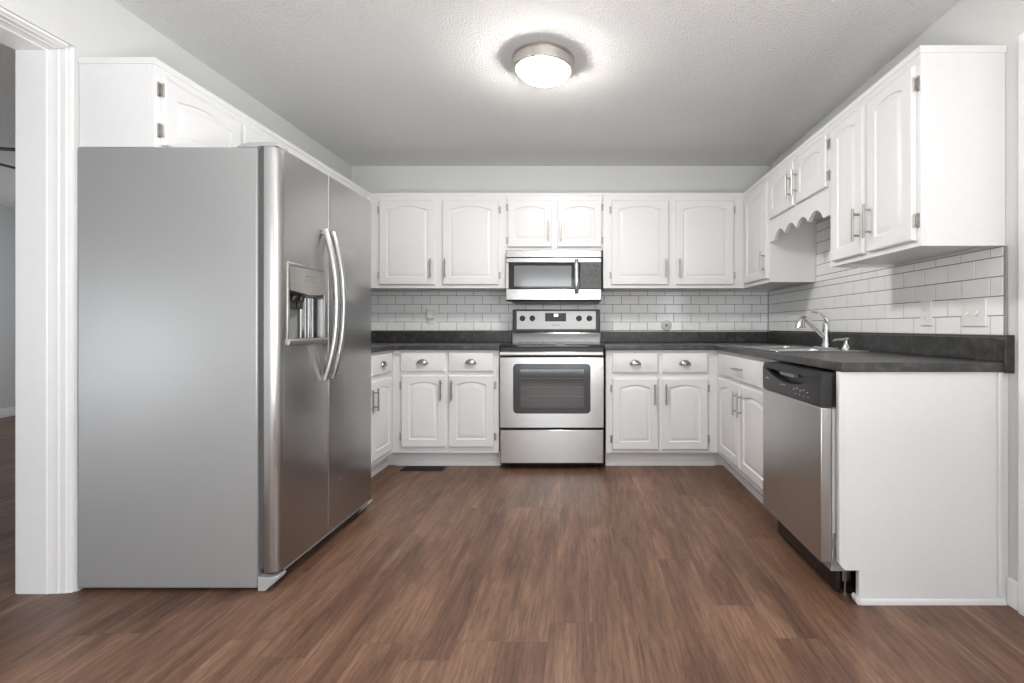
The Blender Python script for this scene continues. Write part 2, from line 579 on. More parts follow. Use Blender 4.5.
base_strip('baseboard_right', [(XR - 0.014, XR, DR1 + 0.082, 1.866), (XR - 0.014, XR, YF, DR0 - 0.075)])
base_strip('baseboard_far_left', [(XN, XN + 0.015, YF, YN)])
base_strip('baseboard_left', [(XL, XL + 0.014, YF, OP0 - 0.065), (XL - WT - 0.014, XL - WT, OP1 + 0.02, YN), (XL - WT - 0.014, XL - WT, YF, OP0 - 0.02)])

# ------------------------------------------------------------------ cabinet parts
def arch_pts(x0, x1, z0, z1, rise, n=16):
    """panel outline: bottom-left, bottom-right, then over the arched top right-to-left"""
    out = [(x0, z0), (x1, z0)]
    for k in range(n + 1):
        u = 1 - 2 * k / n
        arc = 1 - u * u
        bell = 0.5 + 0.5 * math.cos(math.pi * u)
        out.append((x0 + (x1 - x0) * (u + 1) / 2, z1 - rise + rise * (0.80 * arc + 0.20 * bell)))
    return out


def door_mesh(name, x0, x1, z0, z1, parent, stile=0.058, rise=0.035, flat=False, t=0.019):
    """raised panel door, front at y=-t, back at y=0 (local frame of its cabinet)"""
    bm = bmesh.new()
    n = 16
    c = 0.006
    def ring(pts, y): return [bm.verts.new((p[0], y, p[1])) for p in pts]
    def outer(i):
        X0, X1, Z0, Z1 = x0 + i, x1 - i, z0 + i, z1 - i
        return [(X0, Z0), (X1, Z0)] + [(X1 - (X1 - X0) * k / n, Z1) for k in range(n + 1)]
    def bridge(a, b2):
        for i in range(len(a)):
            k = (i + 1) % len(a)
            bm.faces.new((a[i], a[k], b2[k], b2[i]))
    r0 = ring(outer(0), -0.0005)
    r1 = ring(outer(0), -t + 0.005)
    r2 = ring(outer(c), -t)
    bm.faces.new(r0[::-1])
    bridge(r0, r1); bridge(r1, r2)
    if flat:
        r3 = ring(outer(0.010), -t)
        r4 = ring(outer(0.016), -t - 0.002)
        bridge(r2, r3); bridge(r3, r4)
        bm.faces.new(r4)
    else:
        s = stile
        def inner(i, y): return ring(arch_pts(x0 + s + i, x1 - s - i, z0 + s + i, z1 - s + 0.012 - i, rise, n), y)
        i1 = inner(0, -t)
        i2 = inner(0.004, -t + 0.007)
        i3 = inner(0.010, -t + 0.0075)
        i4 = inner(0.030, -t + 0.0005)
        i5 = inner(0.033, -t + 0.0002)
        bridge(r2, i1); bridge(i1, i2); bridge(i2, i3); bridge(i3, i4); bridge(i4, i5)
        bm.faces.new(i5)
    return finish(name, bm, M['cabinet'], parent, smooth=20)


def bar_handle(parent, x, z, y=-0.019, L=0.15, horizontal=False):
    bm = bmesh.new()
    h = L / 2
    off = y - 0.030
    if horizontal:
        tube(bm, [(x - h, off, z), (x + h, off, z)], 0.006, 10)
        for s in (-1, 1): tube(bm, [(x + s * h * 0.64, y + 0.001, z), (x + s * h * 0.64, off, z)], 0.005, 8)
    else:
        tube(bm, [(x, off, z - h), (x, off, z + h)], 0.006, 10)
        for s in (-1, 1): tube(bm, [(x, y + 0.001, z + s * h * 0.64), (x, off, z + s * h * 0.64)], 0.005, 8)
    return finish('handle', bm, M['nickel'], parent)


def cup_pull(parent, x, z, y=-0.021):
    """bin pull: flat flange with a hollow half dome open at the bottom"""
    bm = bmesh.new()
    W2_, Hh, D = 0.043, 0.036, 0.026
    nu, nv = 14, 7
    grid = []
    for j in range(nv + 1):
        b_ = R(90) * j / nv
        row = []
        for i in range(nu + 1):
            a = math.pi * i / nu
            # dome: half ellipse in plan swept upward
            px = -W2_ * math.cos(a) * math.cos(b_ * 0.999)
            pz = Hh * math.sin(b_)
            py = -D * math.sin(a) * math.cos(b_ * 0.999)
            row.append(bm.verts.new((x + px, y + py, z - 0.014 + pz)))
        grid.append(row)
    for j in range(nv):
        for i in range(nu):
            bm.faces.new((grid[j][i], grid[j][i + 1], grid[j + 1][i + 1], grid[j + 1][i]))
    bmesh.ops.remove_doubles(bm, verts=bm.verts, dist=0.0004)
    o = finish('cup_pull', bm, M['nickel'], parent, smooth=60)
    sd = o.modifiers.new('wall', 'SOLIDIFY')
    sd.thickness = 0.002
    return o


def hinge(parent, x, z, side, y=0.0):
    """side -1: frame leaf to the left of the door edge at x; +1: to the right"""
    bm = bmesh.new()
    box(bm, x + side * 0.004, x + side * 0.017, y - 0.003, y - 0.0003, z - 0.028, z + 0.028)
    tube(bm, [(x + side * 0.004, y - 0.013, z - 0.026), (x + side * 0.004, y - 0.013, z + 0.026)], 0.0042, 8)
    box(bm, x + side * 0.0008, x + side * 0.006, y - 0.013, y - 0.001, z - 0.020, z + 0.020)
    return finish('hinge', bm, M['nickel'], parent)


def cabinet(name, label, loc, rz, w, z0, z1, depth, doors=(), drawers=(), toe=False, cornice=False, group=None, xl=0.0, hb=None, underside=True, ends=(0, 0), ret=None):
    """local frame: x along the front from 0 to w, y=0 front, +y into the wall"""
    t = thing(name, label, 'cabinet', loc, rz, group)
    bm = bmesh.new()
    if toe:
        box(bm, xl, w, 0, depth, 0.112, z1)
        box(bm, xl, w, 0.075, depth, 0, 0.112)
        if ret: box(bm, min(ret), max(ret), 0.0008, 0.0752, 0, 0.1118)
        body = finish('body', bm, M['cabinet'], t, bevel=0.0015)
        bm = bmesh.new()
        prism(bm, [(0.0745, 0.0), (0.0745, 0.03), (0.066, 0.022), (0.060, 0.010), (0.060, 0.0)], 'x', xl + 0.001, w - 0.001)
        finish('toe_moulding', bm, M['cabinet'], t)
    else:
        zz = z0 + 0.014
        box(bm, xl, w, 0, 0.02, z0, z1)
        box(bm, xl, xl + 0.016, 0.02, depth, z0, z1)
        box(bm, w - 0.016, w, 0.02, depth, z0, z1)
        box(bm, xl + 0.016, w - 0.016, 0.02, depth, zz, z1)
        body = finish('body', bm, M['cabinet'], t, bevel=0.0012)
    if cornice:
        bm = bmesh.new()
        e0, e1 = ends
        x0, x1 = xl - 0.006 * e0, w + 0.006 * e1
        prof = [(0.0005, z1 - 0.024), (-0.004, z1 - 0.023), (-0.005, z1 - 0.018), (-0.006, z1 - 0.008), (-0.007, z1 - 0.003), (-0.006, z1 + 0.001), (0.03, z1 + 0.001), (0.03, z1 - 0.0005), (0.0005, z1 - 0.0005)]
        prism(bm, prof, 'x', x0, x1)
        for e, xx in ((e0, xl), (e1, w)):
            if e:
                s = -1 if xx == xl else 1
                p2 = [(xx + s * -a, zz2) for a, zz2 in prof[:6]] + [(xx + s * 0.0003, z1 + 0.001)]
                prism(bm, p2, 'y', -0.006, depth)
        finish('cornice', bm, M['cabinet'], t, smooth=25)
    for dr in doors:
        x0, x1, dz0, dz1, hs, hz, hn = dr[:7]
        st = 0.058 if x1 - x0 > 0.2 else 0.045
        d = door_mesh('door', x0, x1, dz0, dz1, t, st, min(0.028, 0.05 * (x1 - x0) + 0.006))
        hx = x1 - 0.028 if hs < 0 else x0 + 0.028
        if hz is not None: bar_handle(d, hx, hz)
        hxx = x0 if hs < 0 else x1
        if hn:
            hgt = dz1 - dz0
            off = 0.075 if hgt > 0.45 else 0.055
            hinge(t, hxx, dz0 + off, hs); hinge(t, hxx, dz1 - off, hs)
    for (x0, x1, dz0, dz1, pull) in drawers:
        d = door_mesh('drawer', x0, x1, dz0, dz1, t, flat=True)
        if pull == 'cup': cup_pull(d, (x0 + x1) / 2, (dz0 + dz1) / 2)
        elif pull == 'bar': bar_handle(d, (x0 + x1) / 2, (dz0 + dz1) / 2, horizontal=True, L=0.15, y=-0.021)
    return t


UZ0, UZ1 = 1.354, 2.112
DZ0, DZ1 = 1.382, 2.052
HZ = 1.508
G = 0.0015
GU, GB = 'white wall cabinets round the kitchen', 'white base cabinets under the counters'
XUL, XUR, YUB = -1.70, 1.284, 3.947     # upper face planes
XBL, XBR, YBB = -1.41, 1.000, 3.668     # base face planes
RX0, RX1 = -0.608, 0.152                # range slot

# left wall, above the fridge (faces +X; local x runs away from the camera)
y0 = 1.964
cabinet('wall_cabinet', 'white cabinet high on the left wall directly above the refrigerator', (XUL, y0, 0), R(90), 2.93 - y0, 1.7595, UZ1, XUL - XL - G,
        doors=[(0.03, 0.465, 1.778, DZ1, -1, None, True), (0.495, 0.935, 1.778, DZ1, 1, None, True)], cornice=True, group=GU, ends=(1, 0))
cabinet('wall_cabinet', 'tall white cabinet on the left wall beyond the refrigerator, only its top showing', (XUL, 2.93 + G, 0), R(90), YB - 2.93 - 2 * G, UZ0, UZ1, XUL - XL - G,
        doors=[(0.03, 0.47, DZ0, DZ1, -1, HZ, True), (0.50, 0.94, DZ0, DZ1, 1, HZ, True)], cornice=True, group=GU)
# back wall
def bx(*a):  # shift door x values into the cabinet's local frame
    return a
o0 = XUL + G
cabinet('wall_cabinet', 'white two door cabinet on the back wall left of the microwave', (o0, YUB, 0), 0, -0.615 - o0, UZ0, UZ1, YB - YUB - G,
        doors=[(-1.62 - o0, -1.176 - o0, DZ0, DZ1, -1, HZ, True), (-1.119 - o0, -0.671 - o0, DZ0, DZ1, 1, HZ, True)], cornice=True, group=GU)
o0 = -0.613
cabinet('wall_cabinet', 'short white two door cabinet directly above the microwave', (o0, YUB, 0), 0, 0.158 - o0, 1.657, UZ1, YB - YUB - G,
        doors=[(-0.603 + 0.006 - o0, -0.246 - o0, 1.680, DZ1, -1, 1.808, True), (-0.206 - o0, 0.148 - o0, 1.680, DZ1, 1, 1.808, True)], cornice=True, group=GU)
o0 = 0.16
cabinet('wall_cabinet', 'white two door cabinet on the back wall right of the microwave', (o0, YUB, 0), 0, XUR - G - o0, UZ0, UZ1, YB - YUB - G,
        doors=[(0.226 - o0, 0.682 - o0, DZ0, DZ1, -1, HZ, True), (0.736 - o0, 1.198 - o0, DZ0, DZ1, 1, HZ, True)], cornice=True, group=GU)
# right wall (faces -X; local x runs towards the camera)
yr = 4.278 - G
cabinet('wall_cabinet', 'narrow single door white cabinet in the back right corner left of the valance', (XUR, yr, 0), R(-90), yr - 3.404, UZ0, UZ1, XR - XUR - G,
        doors=[(yr - 3.885, yr - 3.425, DZ0, DZ1, -1, 1.495, False)], cornice=True, group=GU)
y1 = 3.404 - G
sc = cabinet('wall_cabinet', 'short white cabinet above the sink with a scalloped valance below', (XUR, y1, 0), R(-90), y1 - 2.571, 1.757, UZ1, XR - XUR - G,
             doors=[(y1 - 3.376, y1 - 2.987, 1.778, DZ1, -1, 1.90, False), (y1 - 2.958, y1 - 2.585, 1.778, DZ1, 1, 1.90, True)], cornice=True, group=GU)
# valance: a board with a scalloped lower edge
wv = y1 - 2.571
bm = bmesh.new()
low = []
N = 96
z_end, z_pt, rise_ = 1.628, 1.652, 0.046
for k in range(N + 1):
    x = wv * k / N
    e = 0.085
    if x < e or x > wv - e:
        zv = z_end
    else:
        u = (x - e) / (wv - 2 * e) * 4
        fr = u - math.floor(u)
        zv = z_pt - 0.010 + rise_ * math.sin(math.pi * fr) ** 0.8
    low.append((x, zv))
pts = low + [(wv, 1.7555), (0, 1.7555)]
# quads between lower edge and top edge keep the long concave board clean
A = [bm.verts.new((x, 0.0, z)) for x, z in low]; Bv = [bm.verts.new((x, 0.0, 1.7565)) for x, z in low]
C = [bm.verts.new((x, 0.019, z)) for x, z in low]; D = [bm.verts.new((x, 0.019, 1.7565)) for x, z in low]
for k in range(N):
    bm.faces.new((A[k], A[k + 1], Bv[k + 1], Bv[k]))
    bm.faces.new((C[k + 1], C[k], D[k], D[k + 1]))
    bm.faces.new((A[k + 1], A[k], C[k], C[k + 1]))
    bm.faces.new((Bv[k], Bv[k + 1], D[k + 1], D[k]))
bm.faces.new((A[0], Bv[0], D[0], C[0])); bm.faces.new((A[N], C[N], D[N], Bv[N]))
vo = finish('valance', bm, M['cabinet'], sc, smooth=25)
y1 = 2.571 - G
cabinet('wall_cabinet', 'tall white two door cabinet nearest the camera on the right wall', (XUR, y1, 0), R(-90), y1 - 1.882, UZ0, UZ1, XR - XUR - G,
        doors=[(y1 - 2.525, y1 - 2.243, DZ0 - 0.004, DZ1, -1, 1.512, False), (y1 - 2.208, y1 - 1.905, DZ0 - 0.004, DZ1, 1, 1.512, True)], cornice=True, group=GU, ends=(0, 1))

# base cabinets
CZ0, CZ1 = 0.876, 0.912
bz0, bz1, wz0, wz1 = 0.150, 0.680, 0.717, 0.857
BHZ = 0.560
yl = 2.875
cabinet('base_cabinet', 'white base cabinet on the left wall beyond the refrigerator', (XBL, yl, 0), R(90), YB - G - yl, 0, CZ0 - 0.0005, XBL - XL - G,
        doors=[(0.03, 3.238 - yl, bz0, bz1, -1, BHZ, False), (3.267 - yl, 3.615 - yl, bz0, bz1, 1, BHZ, False)],
        drawers=[(0.03, 3.238 - yl, wz0, wz1, 'cup'), (3.267 - yl, 3.615 - yl, wz0, wz1, 'cup')], toe=True, group=GB, ret=(3.7435 - yl, 3.7635 - yl))
o0 = XBL + G
cabinet('base_cabinet', 'white two door base cabinet left of the range above the floor register', (o0, YBB, 0), 0, RX0 - 0.013 - o0, 0, CZ0 - 0.0005, YB - YBB - G,
        doors=[(-1.342 - o0, -1.016 - o0, bz0 + 0.008, bz1 + 0.008, -1, BHZ + 0.02, True), (-0.993 - o0, -0.658 - o0, bz0 + 0.008, bz1 + 0.008, 1, BHZ + 0.02, True)],
        drawers=[(-1.348 - o0, -1.02 - o0, wz0, wz1, 'cup'), (-0.993 - o0, -0.662 - o0, wz0, wz1, 'cup')], toe=True, group=GB)
o0 = RX1 + 0.017
cabinet('base_cabinet', 'white two door base cabinet on the back wall right of the range', (o0, YBB, 0), 0, XBR - G - o0, 0, CZ0 - 0.0005, YB - YBB - G,
        doors=[(0.217 - o0, 0.555 - o0, bz0 - 0.010, bz1 - 0.016, -1, BHZ - 0.01, True), (0.582 - o0, 0.922 - o0, bz0 - 0.010, bz1 - 0.016, 1, BHZ - 0.01, True)],
        drawers=[(0.217 - o0, 0.555 - o0, wz0 - 0.008, wz1 - 0.004, 'cup'), (0.582 - o0, 0.922 - o0, wz0 - 0.008, wz1 - 0.004, 'cup')], toe=True, group=GB)
yr = 4.278 - G
DWY0, DWY1 = 1.905, 2.518
sb = cabinet('base_cabinet', 'white sink base cabinet with one wide false drawer beside the dishwasher', (XBR, yr, 0), R(-90), yr - (DWY1 + 0.012), 0, 0.700, XR - XBR - G,
             doors=[(yr - 3.585, yr - 3.118, bz0, bz1, -1, BHZ, False), (yr - 3.090, yr - 2.60, bz0, bz1, 1, BHZ, False)],
             drawers=[(yr - 3.585, yr - 2.60, wz0 - 0.012, wz1 - 0.004, 'bar')], toe=True, group=GB, ret=(yr - 3.7435, yr - 3.7635))
# the frame and sides above the shelf line leave the sink bowls free
L = yr - (DWY1 + 0.012)
boxes('upper_frame', [(0, L, 0, 0.02, 0.7005, CZ0 - 0.0005), (L - 0.016, L, 0.021, 0.6, 0.7005, CZ0 - 0.0005), (0, 0.016, 0.021, 0.6, 0.7005, CZ0 - 0.0005)], M['cabinet'], sb)

# end panel of the peninsula run
ep = thing('end_panel', 'wide plain white end panel closing the counter run beside the dishwasher', 'panel', (0.966, 1.868, 0))
bm = bmesh.new()
prism(bm, [(0, 0.150), (0.022, 0.126), (0.075, 0.126), (0.075, 0.0), (XR - G - 0.966, 0.0), (XR - G - 0.966, CZ0 - 0.0005), (0, CZ0 - 0.0005)], 'y', 0, 0.022)
finish('panel_board', bm, M['cabinet'], ep, bevel=0.0015)
boxes('corner_trim', [(0.0, 0.018, -0.003, -0.0003, 0.152, CZ0 - 0.002)], M['cabinet'], ep, bevel=0.001)
boxes('wall_trim', [(0.595, 0.612, -0.010, -0.0003, 0.03, CZ0 - 0.002)], M['cabinet'], ep, bevel=0.003)
bm = bmesh.new()
prism(bm, [(-0.0003, 0), (-0.0003, 0.02), (-0.006, 0.016), (-0.010, 0.006), (-0.010, 0)], 'x', 0.07, XR - 0.966 - 0.016)
prism(bm, [(0.0745, 0.0), (0.0745, 0.028), (0.064, 0.034), (0.056, 0.024), (0.060, 0.010), (0.068, 0.0)], 'y', -0.010, 0.02)
finish('shoe_moulding', bm, M['cabinet'], ep)

# ------------------------------------------------------------------ countertops
SKX0, SKX1, SKY0, SKY1 = 1.045, 1.505, 2.64, 3.44
ct = thing('countertop', 'dark mottled laminate countertop left of the range', 'countertop', (XL + G, YB - G, CZ0))
bm = bmesh.new()
xs, ys = [XL + G, XBL + 0.03, RX0 - 0.004], [2.875, 3.632, YB - G]
slab_cells(bm, xs, ys, lambda i, j: i == 0 or j == 1, CZ0, CZ1)
local(finish('worktop', bm, M['counter'], ct, bevel=0.006, segs=3), ct.location)
bm = bmesh.new()
box(bm, XL + 0.021, RX0 - 0.004, YB - 0.021, YB - G, CZ1 + 0.0003, 1.012)
box(bm, XL + G, XL + 0.0205, 2.875, YB - G, CZ1 + 0.0003, 1.012)
local(finish('upstand', bm, M['counter'], ct, bevel=0.003), ct.location)

ct = thing('countertop', 'dark mottled laminate countertop holding the sink right of the range', 'countertop', (XR - G, YB - G, CZ0))
bm = bmesh.new()
xs, ys = [RX1 + 0.006, 0.968, SKX0, SKX1, XR - G], [1.852, SKY0, SKY1, 3.632, YB - G]
slab_cells(bm, xs, ys, lambda i, j: (i >= 1 or j == 3) and not (i == 2 and j == 1), CZ0, CZ1)
local(finish('worktop', bm, M['counter'], ct, bevel=0.006, segs=3), ct.location)
bm = bmesh.new()
box(bm, RX1 + 0.006, XR - 0.022, YB - 0.021, YB - G, CZ1 + 0.0003, 1.004)
box(bm, XR - 0.0215, XR - G, 1.852, YB - G, CZ1 + 0.0003, 1.004)
local(finish('upstand', bm, M['counter'], ct, bevel=0.003), ct.location)
bm = bmesh.new()
box(bm, XR - 0.034, XR + 0.020, 1.8435, 1.8515, CZ0 - 0.004, 1.015)
local(finish('end_cap', bm, M['counter'], ct, bevel=0.002), ct.location)

# ------------------------------------------------------------------ tile backsplashes
TW, TH, GR = 0.1500, 0.0757, 0.0028


def tiles(bm, regions, to3d, u_phase, z0):
    """running bond; regions: (u0,u1,z0,z1); each tile a cushion-edged slab"""
    for (ua, ub, za, zb) in regions:
        k0 = math.floor((za - z0) / TH)
        k = k0
        while z0 + k * TH < zb - 1e-4:
            r0, r1 = max(za, z0 + k * TH) + GR / 2, min(zb, z0 + (k + 1) * TH) - GR / 2
            ph = u_phase + (TW / 2 if k % 2 else 0)
            i = math.floor((ua - ph) / TW)
            while ph + i * TW < ub - 1e-4:
                c0, c1 = max(ua, ph + i * TW) + GR / 2, min(ub, ph + (i + 1) * TW) - GR / 2
                i += 1
                if c1 - c0 < 0.006 or r1 - r0 < 0.006: continue
                c = 0.0022
                tw = [random.uniform(-0.00035, 0.00035) for _ in range(4)]
                o = [(c0, r0), (c1, r0), (c1, r1), (c0, r1)]
                q = [(c0 + c, r0 + c), (c1 - c, r0 + c), (c1 - c, r1 - c), (c0 + c, r1 - c)]
                a = [bm.verts.new(to3d(u, z, 0.003)) for u, z in o]
                b_ = [bm.verts.new(to3d(u, z, 0.0068)) for u, z in o]
                d_ = [bm.verts.new(to3d(u, z, 0.0085 + w_)) for (u, z), w_ in zip(q, tw)]
                bm.faces.new(d_)
                for e in range(4):
                    f_ = (e + 1) % 4
                    bm.faces.new((a[e], a[f_], b_[f_], b_[e]))
                    bm.faces.new((b_[e], b_[f_], d_[f_], d_[e]))
            k += 1


bsb = thing('tile_backsplash', 'white subway tile backsplash behind the range on the back wall', 'backsplash', (0, YB, 1.0125))
bm = bmesh.new()
tiles(bm, [(XL + 0.004, XR - 0.012, 1.0135, UZ0 - 0.001)], lambda u, z, d: (u, YB - d, z), -1.393, 1.0128)
tiles(bm, [(RX1 + 0.012, XR - 0.012, 1.0042, 1.0128)], lambda u, z, d: (u, YB - d, z), -1.393, 1.0128)
tiles(bm, [(RX0 + 0.004, RX1 - 0.002, UZ0, 1.64)], lambda u, z, d: (u, YB - d, z), -1.393, 1.0128)
local(finish('tiles', bm, M['tile'], bsb, smooth=0), bsb.location)
local(boxes('grout', [(XL + 0.002, XR - 0.011, YB - 0.0062, YB - 0.0008, 1.013, UZ0 - 0.0005), (RX0 + 0.002, RX1, YB - 0.0062, YB - 0.0008, UZ0, 1.645)], M['grout'], bsb), bsb.location)
bsr = thing('tile_backsplash', 'white subway tile backsplash along the right wall behind the sink', 'backsplash', (XR, 3, 1.0125))
bm = bmesh.new()
tiles(bm, [(1.884, YB - 0.0095, 1.0055, UZ0 - 0.001), (2.574, 3.400, UZ0 - 0.001, 1.754)], lambda u, z, d: (XR - d, u, z), 1.9475, 1.0128)
local(finish('tiles', bm, M['tile'], bsr, smooth=0), bsr.location)
local(boxes('grout', [(XR - 0.0062, XR - 0.0008, 1.882, YB - 0.0095, 1.0045, UZ0 - 0.0005), (XR - 0.0062, XR - 0.0008, 2.574, 3.401, UZ0, 1.755)], M['grout'], bsr), bsr.location)
local(boxes('edge_strip', [(XR - 0.009, XR - 0.0006, 1.872, 1.8815, 1.0055, UZ0 - 0.002)], M['edge'], bsr), bsr.location)

# ------------------------------------------------------------------ refrigerator (faces +X)
FX0, FXC, FXD, FXF = -1.998, -1.287, -1.262, -1.204   # back, case front, door back, door front
FY0, FY1, FYS = 1.955, 2.836, 2.343
FZT, FZB = 1.757, 0.072
fr = thing('refrigerator', 'large stainless side by side refrigerator with grey flank against the left wall', 'refrigerator', (-1.6, (FY0 + FY1) / 2, 0))
def FP(o): return local(o, fr.location)
FP(boxes('case', [(FX0, FXC, FY0, FY1, 0.012, FZT)], M['flank'], fr, bevel=0.006))
FP(boxes('door_gasket', [(FXC + 0.0005, FXD - 0.0005, FY0 + 0.012, FYS - 0.006, FZB + 0.012, FZT - 0.008), (FXC + 0.0005, FXD - 0.0005, FYS + 0.006, FY1 - 0.012, FZB + 0.012, FZT - 0.008)], M['gasket'], fr))


def door_section(ya, yb, ra, rb, n=6):
    """plan outline of a fridge door: square back, rounded front corners of radius ra (at ya) and rb (at yb)"""
    pts = [(FXD, yb), (FXD, ya)]
    for k in range(n + 1):
        a = R(90) * k / n
        pts.append((FXF - ra + ra * math.sin(a), ya + ra - ra * math.cos(a)))
    for k in range(n + 1):
        a = R(90) * k / n
        pts.append((FXF - rb + rb * math.cos(a), yb - rb + rb * math.sin(a)))
    return pts


DSY0, DSY1, DSZ0, DSZ1, CVZ = 2.022, 2.300, 0.985, 1.302, 1.185   # dispenser recess
FZD = FZT + 0.003
bm = bmesh.new()
sec = door_section(FY0 + 0.002, FYS - 0.0025, 0.042, 0.007)
prism(bm, sec, 'z', FZB, DSZ0)
prism(bm, sec, 'z', DSZ1, FZD)
n = 6
partA = [(FXD, DSY0), (FXD, FY0 + 0.002)] + sec[2:3 + n] + [(FXF, DSY0)]
prism(bm, partA, 'z', DSZ0, DSZ1)
partB = [(FXD, FYS - 0.0025), (FXD, DSY1), (FXF, DSY1)] + sec[3 + n:]
prism(bm, partB, 'z', DSZ0, DSZ1)
box(bm, FXD, FXD + 0.004, DSY0, DSY1, DSZ0, DSZ1)
fz = FP(finish('freezer_door', bm, M['steelv'], fr))
bm = bmesh.new()
prism(bm, door_section(FYS + 0.0025, FY1 - 0.002, 0.007, 0.026), 'z', FZB, FZD)
fd = FP(finish('fridge_door', bm, M['steelv'], fr))


def fridge_handle(y, parent, lean):
    bm = bmesh.new()
    pts, rr = [], []
    for k in range(25):
        u = -1 + 2 * k / 24
        bow = (1 - abs(u) ** 2.3)
        pts.append((FXF + 0.010 + 0.052 * bow, y + lean * bow, 1.148 + 0.347 * u))
        rr.append(0.0125)
    tube(bm, pts, rr, 12, flat=1.0, up=(0, 1, 0))
    for u in (-1, 1):
        z = 1.148 + 0.347 * u
        box(bm, FXF + 0.0005, FXF + 0.012, y - 0.007, y + 0.007, z - 0.010 - 0.010 * u, z + 0.010 - 0.010 * u)
    return FP(finish('handle', bm, M['steelhandle'], parent, smooth=50))


fridge_handle(FYS - 0.050, fz, 0.0)
fridge_handle(FYS + 0.017, fd, 0.0)
# dispenser
bm = bmesh.new()
yc, wd = (DSY0 + DSY1) / 2, DSY1 - DSY0
e = 0.010
for q in ((DSY0 - e, DSY0 + 0.004, DSZ0 - 0.012, DSZ1 + e), (DSY1 - 0.004, DSY1 + e, DSZ0 - 0.012, DSZ1 + e), (DSY0, DSY1, DSZ1 - 0.004, DSZ1 + e)):
    box(bm, FXF - 0.004, FXF + 0.005, *q)
dsp = FP(finish('dispenser_frame', bm, M['fascia'], fz, bevel=0.003))
# control fascia: tilted plate whose foot bulges out in a curve
bm = bmesh.new()
nn = 12
top = [bm.verts.new((FXF + 0.004, DSY0 + 0.004 + (wd - 0.008) * k / nn, DSZ1 - 0.004)) for k in range(nn + 1)]
mid = [bm.verts.new((FXF + 0.006 + 0.012 * math.sin(math.pi * k / nn), DSY0 + 0.004 + (wd - 0.008) * k / nn, CVZ + 0.022)) for k in range(nn + 1)]
lowv = [bm.verts.new((FXF + 0.006 + 0.018 * math.sin(math.pi * k / nn), DSY0 + 0.004 + (wd - 0.008) * k / nn, CVZ + 0.012 - 0.012 * math.sin(math.pi * k / nn))) for k in range(nn + 1)]
bot = [bm.verts.new((FXD + 0.008, DSY0 + 0.004 + (wd - 0.008) * k / nn, CVZ)) for k in range(nn + 1)]
for A_, B_ in ((top, mid), (mid, lowv), (lowv, bot)):
    for k in range(nn): bm.faces.new((A_[k], A_[k + 1], B_[k + 1], B_[k]))
FP(finish('control_fascia', bm, M['fascia'], fz, smooth=40))
FP(boxes('fascia_mark', [(FXF + 0.0105, FXF + 0.0125, yc - 0.03, yc + 0.045, z, z + 0.004) for z in (1.262, 1.240)] , M['greymark'], fz))
# recess lining, paddles and tray
bm = bmesh.new()
box(bm, FXD + 0.004, FXD + 0.007, DSY0 + 0.001, DSY1 - 0.001, DSZ0 + 0.002, CVZ - 0.002)
FP(finish('recess_lining', bm, M['lining'], fz))
bm = bmesh.new()
for yy, s in ((yc - 0.075, 0.02), (yc - 0.02, 0.02)):
    tube(bm, [(FXF - 0.012, yy, CVZ - 0.004), (FXF - 0.02, yy, CVZ - 0.03)], 0.014, 10)
    box(bm, FXD + 0.012, FXF - 0.016, yy - s, yy + s, CVZ - 0.062, CVZ - 0.03)
FP(finish('nozzle', bm, M['console'], fz, bevel=0.003))
bm = bmesh.new()
for yy in (yc + 0.035, yc + 0.095):
    tube(bm, [(FXD + 0.018, yy, DSZ0 + 0.012), (FXD + 0.018, yy, CVZ - 0.010)], 0.020, 12, flat=0.5, up=(0, 1, 0))
FP(finish('paddle', bm, M['chrome'], fz))
bm = bmesh.new()
prism(bm, [(FXD + 0.005, DSZ0 + 0.010), (FXF + 0.010, DSZ0 + 0.010), (FXF + 0.014, DSZ0 + 0.002), (FXF + 0.010, DSZ0 - 0.014), (FXF + 0.0005, DSZ0 - 0.018), (FXF + 0.0005, DSZ0 + 0.001), (FXD + 0.005, DSZ0 + 0.001)], 'y', DSY0 - 0.009, DSY1 + 0.009)
FP(finish('drip_tray', bm, M['fascia'], fz, bevel=0.002))
# toe grille, corner feet and the hinge cover
FP(boxes('toe_grille', [(FXC + 0.001, FXD + 0.012, FY0 + 0.03, FY1 - 0.03, 0.014, FZB - 0.006)], M['black'], fr))
FP(boxes('toe_strip', [(FXD + 0.0125, FXD + 0.050, FY0 + 0.06, FY1 - 0.06, FZB - 0.016, FZB - 0.003)], M['greyplastic'], fr, bevel=0.003))
for ya, yb in ((FY0 + 0.001, FY0 + 0.055), (FY1 - 0.055, FY1 - 0.001)):
    bm = bmesh.new()
    P0 = [(FXC + 0.001, 0.0), (FXC + 0.030, 0.0), (FXF - 0.002, 0.046), (FXF + 0.001, 0.060), (FXF - 0.03, 0.054), (FXC + 0.001, 0.058)]
    prism(bm, P0, 'y', ya, yb)
    FP(finish('foot_cover', bm, M['greyplastic'], fr, bevel=0.003))
for ya, yb in ((FY0 + 0.002, FY0 + 0.075), (FY1 - 0.075, FY1 - 0.002)):
    bm = bmesh.new()
    prism(bm, [(FXC - 0.085, FZT + 0.0005), (FXC - 0.06, FZT + 0.014), (FXC + 0.0, FZT + 0.021), (FXF - 0.012, FZT + 0.021), (FXF - 0.004, FZT + 0.014), (FXF - 0.004, FZT + 0.0045), (FXC, FZT + 0.0045), (FXC, FZT + 0.0005)], 'y', ya, yb)
    tube(bm, [(FXC - 0.052, (ya + yb) / 2, FZT + 0.01), (FXC - 0.052, (ya + yb) / 2, FZT + 0.032)], 0.006, 10)
    FP(finish('hinge_cover', bm, M['greyplastic'], fr, bevel=0.002))

